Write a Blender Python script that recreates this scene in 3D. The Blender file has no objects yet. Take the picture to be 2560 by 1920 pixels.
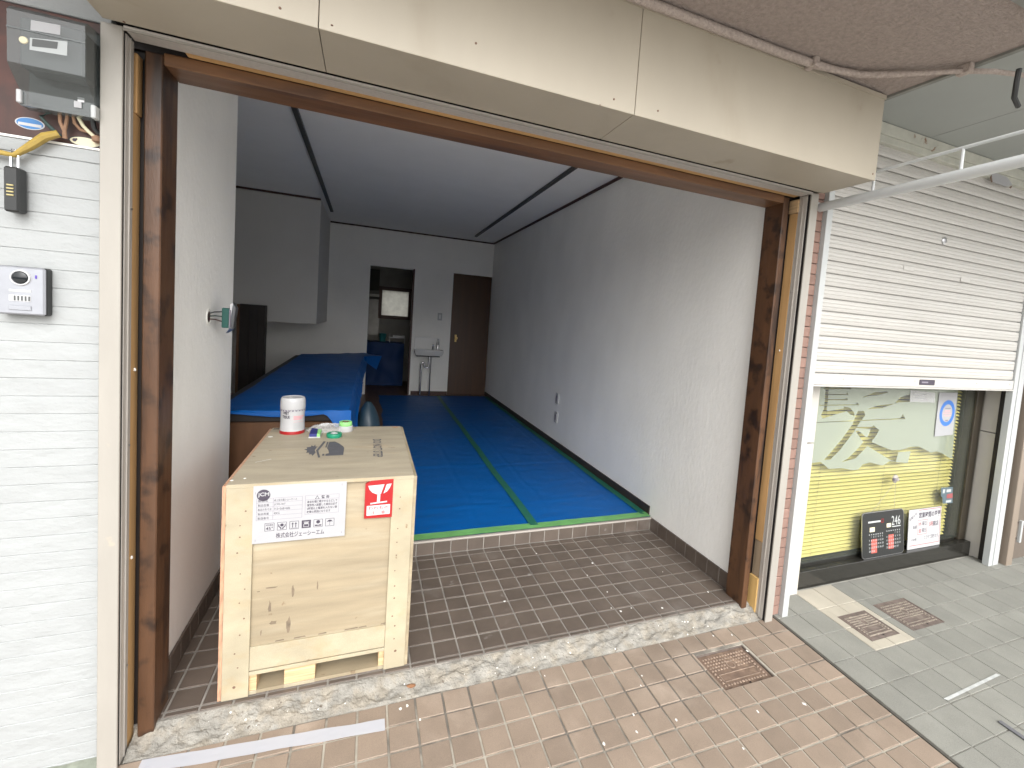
import bpy, bmesh, math, random
from mathutils import Vector, Matrix, noise
from mathutils.geometry import delaunay_2d_cdt
rnd = random.Random(7)
scene = bpy.context.scene
col = scene.collection

# ------------------------------------------------------------------ camera (fitted to the photograph, 2560 x 1920)
CAM = Vector((0.593, -1.760, 1.408)); FOC = 1152.2; PP = (1376.2, 888.4)
RT = ((0.9276, -0.3665, 0.0727), (0.0420, -0.0910, -0.9950), (0.3713, 0.9260, -0.0690))
right, down, fwd = (Vector(r).normalized() for r in RT)
down = (down - right*down.dot(right)).normalized(); fwd = right.cross(down)
cd = bpy.data.cameras.new('camera'); cam = bpy.data.objects.new('camera', cd); col.objects.link(cam)
cd.sensor_width = 36; cd.lens = 36*FOC/2560; cd.clip_start = 0.02; cd.clip_end = 500
cd.shift_x = (1280-PP[0])/2560; cd.shift_y = (PP[1]-960)/2560
m = Matrix((right, -down, -fwd)).transposed().to_4x4(); m.translation = CAM
cam.matrix_world = m
scene.camera = cam
# ------------------------------------------------------------------ sky, sun, exposure
w = bpy.data.worlds.new('World'); scene.world = w; w.use_nodes = True
nt = w.node_tree; bg = nt.nodes['Background']
sky = nt.nodes.new('ShaderNodeTexSky'); sky.sky_type = 'NISHITA'; sky.sun_disc = False
SUN_EL, SUN_AZ = math.radians(40), math.radians(182)   # azimuth clockwise from +Y
sky.sun_elevation = SUN_EL; sky.sun_rotation = SUN_AZ
sky.dust_density = 6.0; sky.air_density = 1.0; sky.ozone_density = 0.6
hs = nt.nodes.new('ShaderNodeHueSaturation'); hs.inputs['Saturation'].default_value = 0.06
nt.links.new(sky.outputs[0], hs.inputs['Color']); nt.links.new(hs.outputs[0], bg.inputs[0])
bg.inputs[1].default_value = 0.15
ld = bpy.data.lights.new('sun', 'SUN'); ld.energy = 1.3; ld.angle = math.radians(165); ld.color = (1, 0.985, 0.955)
sun = bpy.data.objects.new('sun', ld); col.objects.link(sun)
sd = Vector((math.sin(SUN_AZ)*math.cos(SUN_EL), math.cos(SUN_AZ)*math.cos(SUN_EL), math.sin(SUN_EL)))
sun.rotation_euler = sd.to_track_quat('Z', 'Y').to_euler(); sun.location = (0, -4, 8)
scene.view_settings.view_transform = 'Standard'; scene.view_settings.look = 'None'
scene.view_settings.gamma = 1; scene.view_settings.use_curve_mapping = False
scene.view_settings.exposure = 0.95

# ------------------------------------------------------------------ photo pixel -> place
def ray(u, v): return right*((u-PP[0])/FOC) + down*((v-PP[1])/FOC) + fwd
def at(u, v, **k):
    (a, val), = k.items(); i = 'xyz'.index(a); d = ray(u, v); return CAM + d*((val-CAM[i])/d[i])
def proj(p):
    d = Vector(p)-CAM; z = d.dot(fwd)
    return (d.dot(right)/z*FOC+PP[0], d.dot(down)/z*FOC+PP[1], z)
def inframe(p, mg=60):
    u, v, z = proj(p); return z > 0 and -mg < u < 2560+mg and -mg < v < 1920+mg
def zm(x0, y0, x1, wd):                # coordinates read off an enlarged view -> photo pixel
    s = (x1-x0)/wd; return lambda u, v: (x0+u*s, y0+v*s)
GS = 0.04
def zg(y): return -0.045 + GS*(y+0.07)  # the pavement falls towards the street
def gnd(u, v):
    d = ray(u, v); t = (-0.045+GS*(CAM.y+0.07)-CAM.z)/(d.z-GS*d.y); return CAM+d*t

# ------------------------------------------------------------------ materials (world-position procedural)
MATS = {}
def mat(name, c, rough=0.6, var=0.0, vs=6.0, bump=0.0, bs=80.0, metal=0.0, rand=0.0, c2=None, ps=2.0, pt=(0.5, 0.7),
        stretch=(1, 1, 1), spec=0.5, bd=0.004, grain=0.0, rvar=0.0, trans=0.0, c3=None, ps3=30.0, pt3=(0.62, 0.72)):
    if name in MATS: return MATS[name]
    M = bpy.data.materials.new(name); M.use_nodes = True; n = M.node_tree.nodes; L = M.node_tree.links
    b = n['Principled BSDF']; b.inputs['Roughness'].default_value = rough; b.inputs['Metallic'].default_value = metal
    b.inputs['Specular IOR Level'].default_value = spec
    g = n.new('ShaderNodeNewGeometry'); mp = n.new('ShaderNodeVectorMath'); mp.operation = 'MULTIPLY'
    mp.inputs[1].default_value = stretch; L.new(g.outputs['Position'], mp.inputs[0]); P = mp.outputs[0]
    def nz(scale, det=4.0, vec=P, dist=0.0, ro=0.55):
        t = n.new('ShaderNodeTexNoise'); t.inputs['Scale'].default_value = scale; t.inputs['Detail'].default_value = det
        t.inputs['Distortion'].default_value = dist; t.inputs['Roughness'].default_value = ro
        L.new(vec, t.inputs['Vector']); return t.outputs['Fac']
    def mix(a, bcol, fac, mode='MIX'):
        x = n.new('ShaderNodeMix'); x.data_type = 'RGBA'; x.blend_type = mode
        for s, v in ((x.inputs[6], a), (x.inputs[7], bcol), (x.inputs[0], fac)):
            if hasattr(v, 'is_output'): L.new(v, s)
            else: s.default_value = v if not isinstance(v, (tuple, list)) else (*v, 1)
        return x.outputs[2]
    def ramp(f, lo, hi):
        r = n.new('ShaderNodeMapRange'); r.inputs[1].default_value = lo; r.inputs[2].default_value = hi
        r.interpolation_type = 'SMOOTHSTEP'; L.new(f, r.inputs[0]); return r.outputs[0]
    cur = tuple(c)
    if c2: cur = mix(cur, tuple(c2), ramp(nz(ps, 5.0, dist=0.4), *pt))
    if c3: cur = mix(cur, tuple(c3), ramp(nz(ps3, 3.0, vec=g.outputs['Position']), *pt3))
    if var:
        r = n.new('ShaderNodeMapRange'); r.inputs[1].default_value = 0.28; r.inputs[2].default_value = 0.72
        r.inputs[3].default_value = 1-var; r.inputs[4].default_value = 1+var; L.new(nz(vs, 6.0), r.inputs[0])
        s = n.new('ShaderNodeVectorMath'); s.operation = 'SCALE'
        if hasattr(cur, 'is_output'): L.new(cur, s.inputs[0])
        else: s.inputs[0].default_value = cur
        L.new(r.outputs[0], s.inputs['Scale']); cur = s.outputs[0]
    if grain:
        r = n.new('ShaderNodeMapRange'); r.inputs[1].default_value = 0.3; r.inputs[2].default_value = 0.7
        r.inputs[3].default_value = 1-grain; r.inputs[4].default_value = 1+grain
        L.new(nz(420, 2.0, vec=g.outputs['Position']), r.inputs[0])
        s = n.new('ShaderNodeVectorMath'); s.operation = 'SCALE'
        if hasattr(cur, 'is_output'): L.new(cur, s.inputs[0])
        else: s.inputs[0].default_value = cur
        L.new(r.outputs[0], s.inputs['Scale']); cur = s.outputs[0]
    if rand:
        oi = n.new('ShaderNodeObjectInfo'); r = n.new('ShaderNodeMapRange'); r.inputs[3].default_value = 1-rand; r.inputs[4].default_value = 1+rand
        L.new(oi.outputs['Random'], r.inputs[0]); s = n.new('ShaderNodeVectorMath'); s.operation = 'SCALE'
        if hasattr(cur, 'is_output'): L.new(cur, s.inputs[0])
        else: s.inputs[0].default_value = cur
        L.new(r.outputs[0], s.inputs['Scale']); cur = s.outputs[0]
    if hasattr(cur, 'is_output'): L.new(cur, b.inputs['Base Color'])
    else: b.inputs['Base Color'].default_value = (*cur, 1)
    if rvar:
        r = n.new('ShaderNodeMapRange'); r.inputs[3].default_value = max(0.05, rough-rvar); r.inputs[4].default_value = min(1, rough+rvar)
        L.new(nz(vs*2.3, 4.0), r.inputs[0]); L.new(r.outputs[0], b.inputs['Roughness'])
    if bump:
        bn = n.new('ShaderNodeBump'); bn.inputs['Strength'].default_value = bump; bn.inputs['Distance'].default_value = bd
        L.new(nz(bs, 5.0), bn.inputs['Height']); L.new(bn.outputs[0], b.inputs['Normal'])
    if trans:
        tr = n.new('ShaderNodeBsdfTranslucent'); mx = n.new('ShaderNodeMixShader'); mx.inputs[0].default_value = trans
        if hasattr(cur, 'is_output'): L.new(cur, tr.inputs[0])
        else: tr.inputs[0].default_value = (*cur, 1)
        out = n['Material Output']; L.new(b.outputs[0], mx.inputs[1]); L.new(tr.outputs[0], mx.inputs[2]); L.new(mx.outputs[0], out.inputs[0])
    MATS[name] = M; return M
def clear_mat(name, tint=(1, 1, 1), see=0.9, rough=0.02, body=(0.5, 0.5, 0.5), ior=1.5):
    """thin clear sheet: transparent + a little coloured body + Fresnel gloss"""
    if name in MATS: return MATS[name]
    M = bpy.data.materials.new(name); M.use_nodes = True; n = M.node_tree.nodes; L = M.node_tree.links; n.remove(n['Principled BSDF'])
    t = n.new('ShaderNodeBsdfTransparent'); t.inputs[0].default_value = (*tint, 1)
    d = n.new('ShaderNodeBsdfDiffuse'); d.inputs[0].default_value = (*body, 1)
    a = n.new('ShaderNodeMixShader'); a.inputs[0].default_value = see; L.new(d.outputs[0], a.inputs[1]); L.new(t.outputs[0], a.inputs[2])
    g = n.new('ShaderNodeBsdfGlossy'); g.inputs['Roughness'].default_value = rough
    lw = n.new('ShaderNodeLayerWeight'); lw.inputs[0].default_value = 0.5          # Schlick gloss, the same from both sides
    pw = n.new('ShaderNodeMath'); pw.operation = 'POWER'; pw.inputs[1].default_value = 5; L.new(lw.outputs['Facing'], pw.inputs[0])
    f0 = ((ior-1)/(ior+1))**2
    fr = n.new('ShaderNodeMapRange'); fr.inputs[3].default_value = f0; fr.inputs[4].default_value = 1.0; L.new(pw.outputs[0], fr.inputs[0])
    x = n.new('ShaderNodeMixShader'); L.new(fr.outputs[0], x.inputs[0]); L.new(a.outputs[0], x.inputs[1]); L.new(g.outputs[0], x.inputs[2])
    L.new(x.outputs[0], n['Material Output'].inputs[0]); MATS[name] = M; return M

# ------------------------------------------------------------------ geometry helpers
class MB:
    def __init__(s): s.v = []; s.f = []
    def add(s, vs, fs):
        o = len(s.v); s.v += [Vector(p) for p in vs]; s.f += [tuple(i+o for i in f) for f in fs]; return s
    def box(s, x0, x1, y0, y1, z0, z1, c=0.0):
        X, Y, Z = (x0, x1), (y0, y1), (z0, z1)
        if c <= 0:
            vs = [(X[i], Y[j], Z[k]) for i in (0, 1) for j in (0, 1) for k in (0, 1)]
            return s.add(vs, [(0, 1, 3, 2), (4, 6, 7, 5), (0, 4, 5, 1), (2, 3, 7, 6), (0, 2, 6, 4), (1, 5, 7, 3)])
        vs = []
        for i in (0, 1):
            for j in (0, 1):
                for k in (0, 1):
                    sx, sy, sz = (1-2*i)*c, (1-2*j)*c, (1-2*k)*c
                    vs += [(X[i], Y[j]+sy, Z[k]+sz), (X[i]+sx, Y[j], Z[k]+sz), (X[i]+sx, Y[j]+sy, Z[k])]
        I = lambda i, j, k, a: (i*4+j*2+k)*3+a
        fs = [tuple(I(i, *q, 0) for q in ((0, 0), (0, 1), (1, 1), (1, 0))) for i in (0, 1)]
        fs += [tuple(I(q[0], j, q[1], 1) for q in ((0, 0), (0, 1), (1, 1), (1, 0))) for j in (0, 1)]
        fs += [tuple(I(q[0], q[1], k, 2) for q in ((0, 0), (0, 1), (1, 1), (1, 0))) for k in (0, 1)]
        for a in (0, 1):
            for b_ in (0, 1):
                fs += [(I(a, b_, 0, 0), I(a, b_, 1, 0), I(a, b_, 1, 1), I(a, b_, 0, 1)), (I(a, 0, b_, 0), I(a, 1, b_, 0), I(a, 1, b_, 2), I(a, 0, b_, 2)),
                       (I(0, a, b_, 1), I(1, a, b_, 1), I(1, a, b_, 2), I(0, a, b_, 2))]
        fs += [(3*q, 3*q+1, 3*q+2) for q in range(8)]
        return s.add(vs, fs)
    def poly(s, pts): return s.add(pts, [tuple(range(len(pts)))])
    def prism(s, base, d):             # closed prism: polygon base moved by d
        n_ = len(base); d = Vector(d); b2 = [Vector(p)+d for p in base]
        return s.add(list(base)+b2, [tuple(range(n_)), tuple(range(2*n_-1, n_-1, -1))]+[(i, (i+1) % n_, n_+(i+1) % n_, n_+i) for i in range(n_)])
    def tube(s, path, r, n=8, caps=True):
        path = [Vector(p) for p in path]; rings = []
        up = Vector((0, 0, 1))
        for i, p in enumerate(path):
            t = (path[min(i+1, len(path)-1)]-path[max(i-1, 0)]).normalized()
            a = t.cross(up if abs(t.z) < 0.9 else Vector((1, 0, 0))).normalized(); b = t.cross(a)
            rr = r[i] if isinstance(r, (list, tuple)) else r
            rings.append([p+(a*math.cos(q*2*math.pi/n)+b*math.sin(q*2*math.pi/n))*rr for q in range(n)])
        vs = [v for g in rings for v in g]; fs = []
        for i in range(len(path)-1):
            for q in range(n): fs.append((i*n+q, i*n+(q+1) % n, (i+1)*n+(q+1) % n, (i+1)*n+q))
        if caps: fs += [tuple(range(n)), tuple(range(len(vs)-n, len(vs)))]
        return s.add(vs, fs)
    def lathe(s, prof, c, n=24, axis='z', caps=True):
        c = Vector(c); vs = []; fs = []
        for r, h in prof:
            for q in range(n):
                a = q*2*math.pi/n; u, v = r*math.cos(a), r*math.sin(a)
                vs.append(c+(Vector((u, v, h)) if axis == 'z' else Vector((u, h, v)) if axis == 'y' else Vector((h, u, v))))
        for i in range(len(prof)-1):
            for q in range(n): fs.append((i*n+q, i*n+(q+1) % n, (i+1)*n+(q+1) % n, (i+1)*n+q))
        if caps: fs += [tuple(range(n)), tuple(range(len(vs)-n, len(vs)))]
        return s.add(vs, fs)
    def grid(s, fn, nu, nv):
        o = [fn(i/nu, j/nv) for j in range(nv+1) for i in range(nu+1)]
        return s.add(o, [(j*(nu+1)+i, j*(nu+1)+i+1, (j+1)*(nu+1)+i+1, (j+1)*(nu+1)+i) for j in range(nv) for i in range(nu)])
    def xf(s, M):
        s.v = [M @ p for p in s.v]; return s
WLOC = {}
def props(o, label=None, cat=None, group=None, kind=None):
    for k, v in (('label', label), ('category', cat), ('group', group), ('kind', kind)):
        if v: o[k] = v
    return o
def mesh_of(name, mb, m_, off=Vector((0, 0, 0)), smooth=False, thick=None, flip=True):
    me = bpy.data.meshes.new(name); me.from_pydata([p-off for p in mb.v], [], mb.f)
    if flip:
        bm = bmesh.new(); bm.from_mesh(me); bmesh.ops.recalc_face_normals(bm, faces=bm.faces); bm.to_mesh(me); bm.free()
    if smooth:
        me.shade_smooth(); me.set_sharp_from_angle(angle=math.radians(40))
    if m_: me.materials.append(m_)
    return me
def thing(name, label, cat, loc=(0, 0, 0), group=None, kind=None):
    o = bpy.data.objects.new(name, None); o.empty_display_size = 0.05; o.location = loc; col.objects.link(o)
    WLOC[o.name] = Vector(loc); return props(o, label, cat, group, kind)
def part(name, mb, m_, parent, smooth=False, label=None, kind=None):
    off = WLOC[parent.name]; me = mesh_of(name, mb, m_, off, smooth)
    o = bpy.data.objects.new(name, me); col.objects.link(o); o.parent = parent; WLOC[o.name] = off
    return props(o, label, None, None, kind)
def inst(name, me, parent, loc, rot=None):
    o = bpy.data.objects.new(name, me); col.objects.link(o); o.parent = parent
    o.location = Vector(loc)-WLOC[parent.name]
    if rot: o.rotation_euler = rot
    WLOC[o.name] = Vector(loc); return o
def solo(name, mb, m_, label, cat, loc=None, group=None, kind=None, smooth=False):
    if loc is None:
        lo = Vector([min(p[i] for p in mb.v) for i in range(3)]); hi = Vector([max(p[i] for p in mb.v) for i in range(3)])
        loc = Vector(((lo.x+hi.x)/2, (lo.y+hi.y)/2, lo.z))
    loc = Vector(loc); o = bpy.data.objects.new(name, mesh_of(name, mb, m_, loc, smooth)); o.location = loc
    col.objects.link(o); WLOC[o.name] = loc; return props(o, label, cat, group, kind)
_T = {}
def glyphs(t, bold=0.0):
    k = (t, bold)
    if k not in _T:
        cu = bpy.data.curves.new('lettering', 'FONT'); cu.body = t; cu.size = 1; cu.resolution_u = 2; cu.offset = bold
        ob = bpy.data.objects.new('lettering', cu); col.objects.link(ob); bpy.context.view_layer.update()
        me = ob.to_mesh(); vs = [(v.co.x, v.co.y) for v in me.vertices]; fs = [tuple(p.vertices) for p in me.polygons]
        ob.to_mesh_clear(); bpy.data.objects.remove(ob); bpy.data.curves.remove(cu); _T[k] = (vs, fs)
    return _T[k]
def text(mb, t, O, U, V, w=None, h=None, bold=0.0):
    """lettering with its ink box at O (lower left), w wide and h high along U and V"""
    vs, fs = glyphs(t, bold)
    if not vs: return
    x0, x1 = min(p[0] for p in vs), max(p[0] for p in vs); y0, y1 = min(p[1] for p in vs), max(p[1] for p in vs)
    sx = w/(x1-x0) if w else h/(y1-y0); sy = h/(y1-y0) if h else sx
    mb.add([O+U*((p[0]-x0)*sx)+V*((p[1]-y0)*sy) for p in vs], fs)
def rect(mb, O, U, V, u0, u1, v0, v1): mb.poly([O+U*u0+V*v0, O+U*u1+V*v0, O+U*u1+V*v1, O+U*u0+V*v1])
def frame(mb, O, U, V, u0, u1, v0, v1, t):
    rect(mb, O, U, V, u0, u1, v0, v0+t); rect(mb, O, U, V, u0, u1, v1-t, v1)
    rect(mb, O, U, V, u0, u0+t, v0+t, v1-t); rect(mb, O, U, V, u1-t, u1, v0+t, v1-t)
def disc(mb, O, U, V, u, v, r, n=28, ry=None): mb.poly([O+U*(u+r*math.cos(2*math.pi*i/n))+V*(v+(ry or r)*math.sin(2*math.pi*i/n)) for i in range(n)])
def shape(mb, O, U, V, pts, su=1, sv=1): mb.poly([O+U*(p[0]*su)+V*(p[1]*sv) for p in pts])
X_, Y_, Z_ = Vector((1, 0, 0)), Vector((0, 1, 0)), Vector((0, 0, 1))
def inpoly(x, y, P):
    c = False
    for i in range(len(P)):
        a, b = P[i], P[i-1]
        if (a[1] > y) != (b[1] > y) and x < (b[0]-a[0])*(y-a[1])/(b[1]-a[1])+a[0]: c = not c
    return c
def subtract(r, holes):                # rectangle (x0,x1,y0,y1) minus rectangles
    out = [r]
    for hx0, hx1, hy0, hy1 in holes:
        nxt = []
        for x0, x1, y0, y1 in out:
            if hx1 <= x0 or hx0 >= x1 or hy1 <= y0 or hy0 >= y1: nxt.append((x0, x1, y0, y1)); continue
            if hx0 > x0: nxt.append((x0, hx0, y0, y1))
            if hx1 < x1: nxt.append((hx1, x1, y0, y1))
            a, b = max(x0, hx0), min(x1, hx1)
            if hy0 > y0: nxt.append((a, b, y0, hy0))
            if hy1 < y1: nxt.append((a, b, hy1, y1))
        out = nxt
    return [q for q in out if q[1]-q[0] > 0.008 and q[3]-q[2] > 0.008]

# ------------------------------------------------------------------ material set
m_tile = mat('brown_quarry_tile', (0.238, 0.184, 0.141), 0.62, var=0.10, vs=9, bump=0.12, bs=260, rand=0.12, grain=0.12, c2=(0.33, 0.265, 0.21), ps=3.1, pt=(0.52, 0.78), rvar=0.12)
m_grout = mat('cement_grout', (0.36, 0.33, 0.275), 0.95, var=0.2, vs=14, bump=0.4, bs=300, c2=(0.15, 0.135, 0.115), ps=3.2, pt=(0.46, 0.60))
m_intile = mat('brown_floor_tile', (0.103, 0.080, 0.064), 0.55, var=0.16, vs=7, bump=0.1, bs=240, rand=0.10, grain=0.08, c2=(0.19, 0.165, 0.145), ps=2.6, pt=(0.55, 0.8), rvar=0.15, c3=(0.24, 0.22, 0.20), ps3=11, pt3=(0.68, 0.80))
m_ingrout = mat('floor_tile_grout', (0.25, 0.23, 0.205), 0.95, var=0.25, vs=9, bump=0.3, bs=300, c2=(0.16, 0.145, 0.125), ps=4, pt=(0.52, 0.70))
m_greytile = mat('grey_paving_tile', (0.205, 0.203, 0.180), 0.8, var=0.10, vs=7, bump=0.25, bs=320, rand=0.07, grain=0.16)
m_greygrout = mat('grey_paving_grout', (0.31, 0.30, 0.265), 0.95, var=0.35, vs=7, bump=0.3, bs=260, c2=(0.36, 0.35, 0.31), ps=3.0, pt=(0.58, 0.64))
m_whitetile = mat('pale_glazed_tile', (0.40, 0.365, 0.30), 0.45, var=0.08, vs=8, rand=0.05, grain=0.05)
m_asphalt = mat('road_asphalt', (0.06, 0.06, 0.06), 0.9, var=0.25, vs=12, bump=0.5, bs=180)
m_conc = mat('broken_concrete', (0.245, 0.232, 0.205), 0.95, var=0.28, vs=22, bump=0.9, bs=130, c2=(0.25, 0.225, 0.185), ps=16, pt=(0.44, 0.64), c3=(0.12, 0.10, 0.08), ps3=45, pt3=(0.64, 0.74), bd=0.006, grain=0.18)
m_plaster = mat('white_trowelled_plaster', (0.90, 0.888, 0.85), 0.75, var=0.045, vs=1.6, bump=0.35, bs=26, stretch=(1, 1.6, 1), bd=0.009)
m_bulk = mat('shade_toned_plaster', (0.60, 0.59, 0.565), 0.8, var=0.03, vs=3, bump=0.2, bs=30)  # bulkhead's shade put into the colour: greyer than the other plaster
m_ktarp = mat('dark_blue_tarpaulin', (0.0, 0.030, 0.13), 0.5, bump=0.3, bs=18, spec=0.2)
m_ceil = mat('white_ceiling_paper', (0.90, 0.888, 0.85), 0.85, var=0.02, vs=4, bump=0.1, bs=200)
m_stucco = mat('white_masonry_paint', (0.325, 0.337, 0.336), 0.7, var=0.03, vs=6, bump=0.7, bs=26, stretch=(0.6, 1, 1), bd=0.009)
m_stain = mat('dark_stained_timber', (0.088, 0.041, 0.019), 0.42, var=0.30, vs=5, stretch=(3, 3, 0.5), bump=0.12, bs=60, c2=(0.030, 0.016, 0.010), ps=3.4, pt=(0.5, 0.66), rvar=0.15, c3=(0.028, 0.014, 0.008), ps3=10, pt3=(0.50, 0.66))
m_stainx = mat('stained_lintel_timber', (0.150, 0.072, 0.032), 0.42, var=0.28, vs=5, stretch=(0.35, 3, 3), bump=0.12, bs=60, c2=(0.090, 0.045, 0.025), ps=4, pt=(0.5, 0.68), rvar=0.15)
m_pine = mat('raw_pine_strip', (0.50, 0.295, 0.125), 0.65, var=0.18, vs=9, stretch=(4, 4, 0.25), bump=0.1, bs=90)
m_pinex = mat('raw_pine_strip_level', (0.50, 0.30, 0.13), 0.65, var=0.2, vs=9, stretch=(0.25, 4, 4), bump=0.1, bs=90)
m_cream = mat('cream_painted_steel', (0.315, 0.295, 0.262), 0.45, var=0.06, vs=7, stretch=(2, 2, 0.5), bump=0.05, bs=120, c3=(0.42, 0.36, 0.28), ps3=14, pt3=(0.70, 0.80))
m_alu = mat('grey_aluminium', (0.50, 0.47, 0.43), 0.45, var=0.08, vs=20, stretch=(4, 4, 0.4), metal=0.25)
m_black = mat('black_slot', (0.012, 0.010, 0.010), 0.9)
m_fascia = mat('beige_fascia_sheet', (0.395, 0.352, 0.28), 0.5, var=0.05, vs=2.2, bump=0.10, bs=5, bd=0.02, stretch=(1.6, 1.6, 0.5), c2=(0.345, 0.300, 0.228), ps=1.6, pt=(0.52, 0.78), c3=(0.30, 0.25, 0.18), ps3=6, pt3=(0.66, 0.82))
m_over = mat('brown_sprayed_stucco', (0.33, 0.275, 0.245), 0.95, var=0.16, vs=60, bump=1.0, bs=150, bd=0.010, grain=0.12)
m_overpipe = mat('stucco_painted_conduit', (0.42, 0.355, 0.315), 0.95, var=0.2, vs=90, bump=1.0, bs=170, bd=0.008)
m_trimg = mat('grey_green_edge_trim', (0.20, 0.20, 0.18), 0.7, var=0.2, vs=12)
m_ply = mat('crate_plywood', (0.295, 0.240, 0.158), 0.6, var=0.20, vs=3.2, stretch=(0.7, 2.2, 6.5), bump=0.06, bs=60, c2=(0.36, 0.31, 0.22), ps=2.4, pt=(0.45, 0.7), grain=0.05, c3=(0.21, 0.15, 0.09), ps3=21, pt3=(0.69, 0.76))
m_plytop = mat('crate_lid_plywood', (0.345, 0.30, 0.222), 0.62, var=0.16, vs=3.4, stretch=(1.2, 5.5, 2), bump=0.06, bs=60, c2=(0.34, 0.275, 0.19), ps=3.3, pt=(0.56, 0.75), grain=0.06, c3=(0.20, 0.15, 0.10), ps3=19, pt3=(0.68, 0.75))
m_plystrip = mat('crate_batten', (0.365, 0.318, 0.222), 0.6, var=0.14, vs=3.2, stretch=(2.0, 2, 3.0), bump=0.06, bs=70, c2=(0.36, 0.295, 0.19), ps=5, pt=(0.5, 0.7), grain=0.07, c3=(0.24, 0.17, 0.10), ps3=24, pt3=(0.70, 0.76))
m_plyedge = mat('plywood_edge', (0.42, 0.24, 0.15), 0.8, var=0.35, vs=16, stretch=(6, 6, 1.2), bump=0.3, bs=90)
m_edgeh = mat('laminated_block', (0.55, 0.38, 0.21), 0.8, var=0.3, vs=20, stretch=(0.3, 0.3, 7), bump=0.25, bs=60)
m_scuff = mat('grey_scuff', (0.17, 0.130, 0.09), 0.8, var=0.3, vs=40)
m_nail = mat('rusty_nail', (0.16, 0.09, 0.06), 0.6, var=0.2, vs=80)
m_paper = mat('white_paper', (0.36, 0.36, 0.37), 0.55, var=0.03, vs=14, bump=0.15, bs=40)
m_ink = mat('dark_print', (0.055, 0.045, 0.065), 0.6)
m_inkgrey = mat('grey_print', (0.22, 0.20, 0.24), 0.6)
m_lid = mat('stencil_ink', (0.085, 0.085, 0.095), 0.7, var=0.15, vs=40)
m_red = mat('red_sticker', (0.33, 0.009, 0.011), 0.4)
m_white = mat('white_plastic', (0.46, 0.46, 0.465), 0.35)
m_porc = mat('white_porcelain', (0.75, 0.75, 0.74), 0.15)
m_blue = mat('blue_tarpaulin', (0.0, 0.085, 0.31), 0.48, var=0.06, vs=6, bump=0.28, bs=22, stretch=(1, 3.0, 1), bd=0.006, spec=0.25)
m_blue2 = mat('blue_tarpaulin_drape', (0.0, 0.09, 0.35), 0.48, spec=0.2, var=0.08, vs=5, bump=0.3, bs=18, bd=0.006)
m_green = mat('green_masking_tape', (0.13, 0.34, 0.11), 0.55, var=0.15, vs=12, stretch=(1, 1, 1), bump=0.2, bs=50)
m_green2 = mat('dark_green_seam_tape', (0.012, 0.115, 0.075), 0.5, var=0.15, vs=12, bump=0.2, bs=50)
m_oak = mat('brown_floorboards', (0.16, 0.085, 0.045), 0.4, var=0.3, vs=5, stretch=(6, 0.6, 1))
m_panelw = mat('counter_wood_panel', (0.13, 0.062, 0.030), 0.4, var=0.2, vs=6, stretch=(3, 3, 0.6))
m_darkw = mat('near_black_wood', (0.018, 0.013, 0.011), 0.5, var=0.3, vs=6)
m_crown = mat('dark_red_moulding', (0.05, 0.014, 0.010), 0.5, var=0.2, vs=9)
m_base = mat('dark_brown_skirting', (0.040, 0.028, 0.024), 0.45, var=0.2, vs=9)
m_door = mat('brown_door_veneer', (0.062, 0.024, 0.007), 0.4, var=0.18, vs=4, stretch=(4, 4, 0.4))
m_brass = mat('brass', (0.55, 0.40, 0.16), 0.35, metal=0.9)
m_chrome = mat('chrome', (0.62, 0.62, 0.64), 0.18, metal=1.0)
m_brick = mat('pink_brown_brick', (0.235, 0.145, 0.115), 0.85, var=0.12, vs=20, bump=0.4, bs=140, rand=0.10)
m_mortar = mat('dark_mortar', (0.11, 0.085, 0.075), 0.95)
m_shut = mat('ivory_shutter_slat', (0.485, 0.47, 0.44), 0.38, var=0.06, vs=2.2, stretch=(0.6, 1, 3))
m_rail = mat('pale_grey_rail', (0.44, 0.455, 0.45), 0.4, var=0.04, vs=6)
m_railside = m_rail
m_beige = mat('beige_stone_panel', (0.50, 0.475, 0.43), 0.4, var=0.05, vs=5)
m_case = mat('flaking_grey_paint', (0.46, 0.46, 0.40), 0.7, var=0.12, vs=14, c2=(0.22, 0.12, 0.07), ps=7.5, pt=(0.66, 0.72), bump=0.3, bs=50)
m_soff = mat('grey_white_soffit', (0.30, 0.315, 0.30), 0.5, var=0.03, vs=4)
m_sill = mat('black_polished_granite', (0.022, 0.021, 0.018), 0.18, var=0.3, vs=60)
m_dkframe = mat('dark_bronze_frame', (0.045, 0.036, 0.024), 0.4, var=0.1, vs=9)
m_yblind = mat('yellow_blind_slat', (0.66, 0.56, 0.20), 0.5, rand=0.05, trans=0.06)
m_pipe = mat('white_painted_pipe', (0.55, 0.57, 0.57), 0.3)
m_rust = mat('rusty_cast_iron', (0.15, 0.10, 0.072), 0.85, var=0.3, vs=26, bump=0.4, bs=160, c2=(0.23, 0.16, 0.11), ps=9, pt=(0.5, 0.7))
m_ruststud = mat('worn_rusty_stud', (0.30, 0.22, 0.165), 0.7, var=0.35, vs=40, rand=0.1)
m_ironstud = mat('worn_iron_stud', (0.26, 0.22, 0.18), 0.6, var=0.4, vs=50)
m_iron = mat('dirty_cast_iron', (0.135, 0.105, 0.09), 0.75, var=0.3, vs=30, bump=0.4, bs=160, c2=(0.22, 0.19, 0.15), ps=12, pt=(0.55, 0.75))
m_boardm = mat('dark_brown_siding', (0.075, 0.024, 0.016), 0.5, var=0.35, vs=7, c2=(0.03, 0.014, 0.011), ps=5, pt=(0.45, 0.65))
m_meter = mat('dark_grey_meter_body', (0.07, 0.075, 0.075), 0.5)
m_cover = clear_mat('smoked_clear_cover', (0.75, 0.78, 0.78), 0.60, 0.08, (0.15, 0.165, 0.165))
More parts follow.
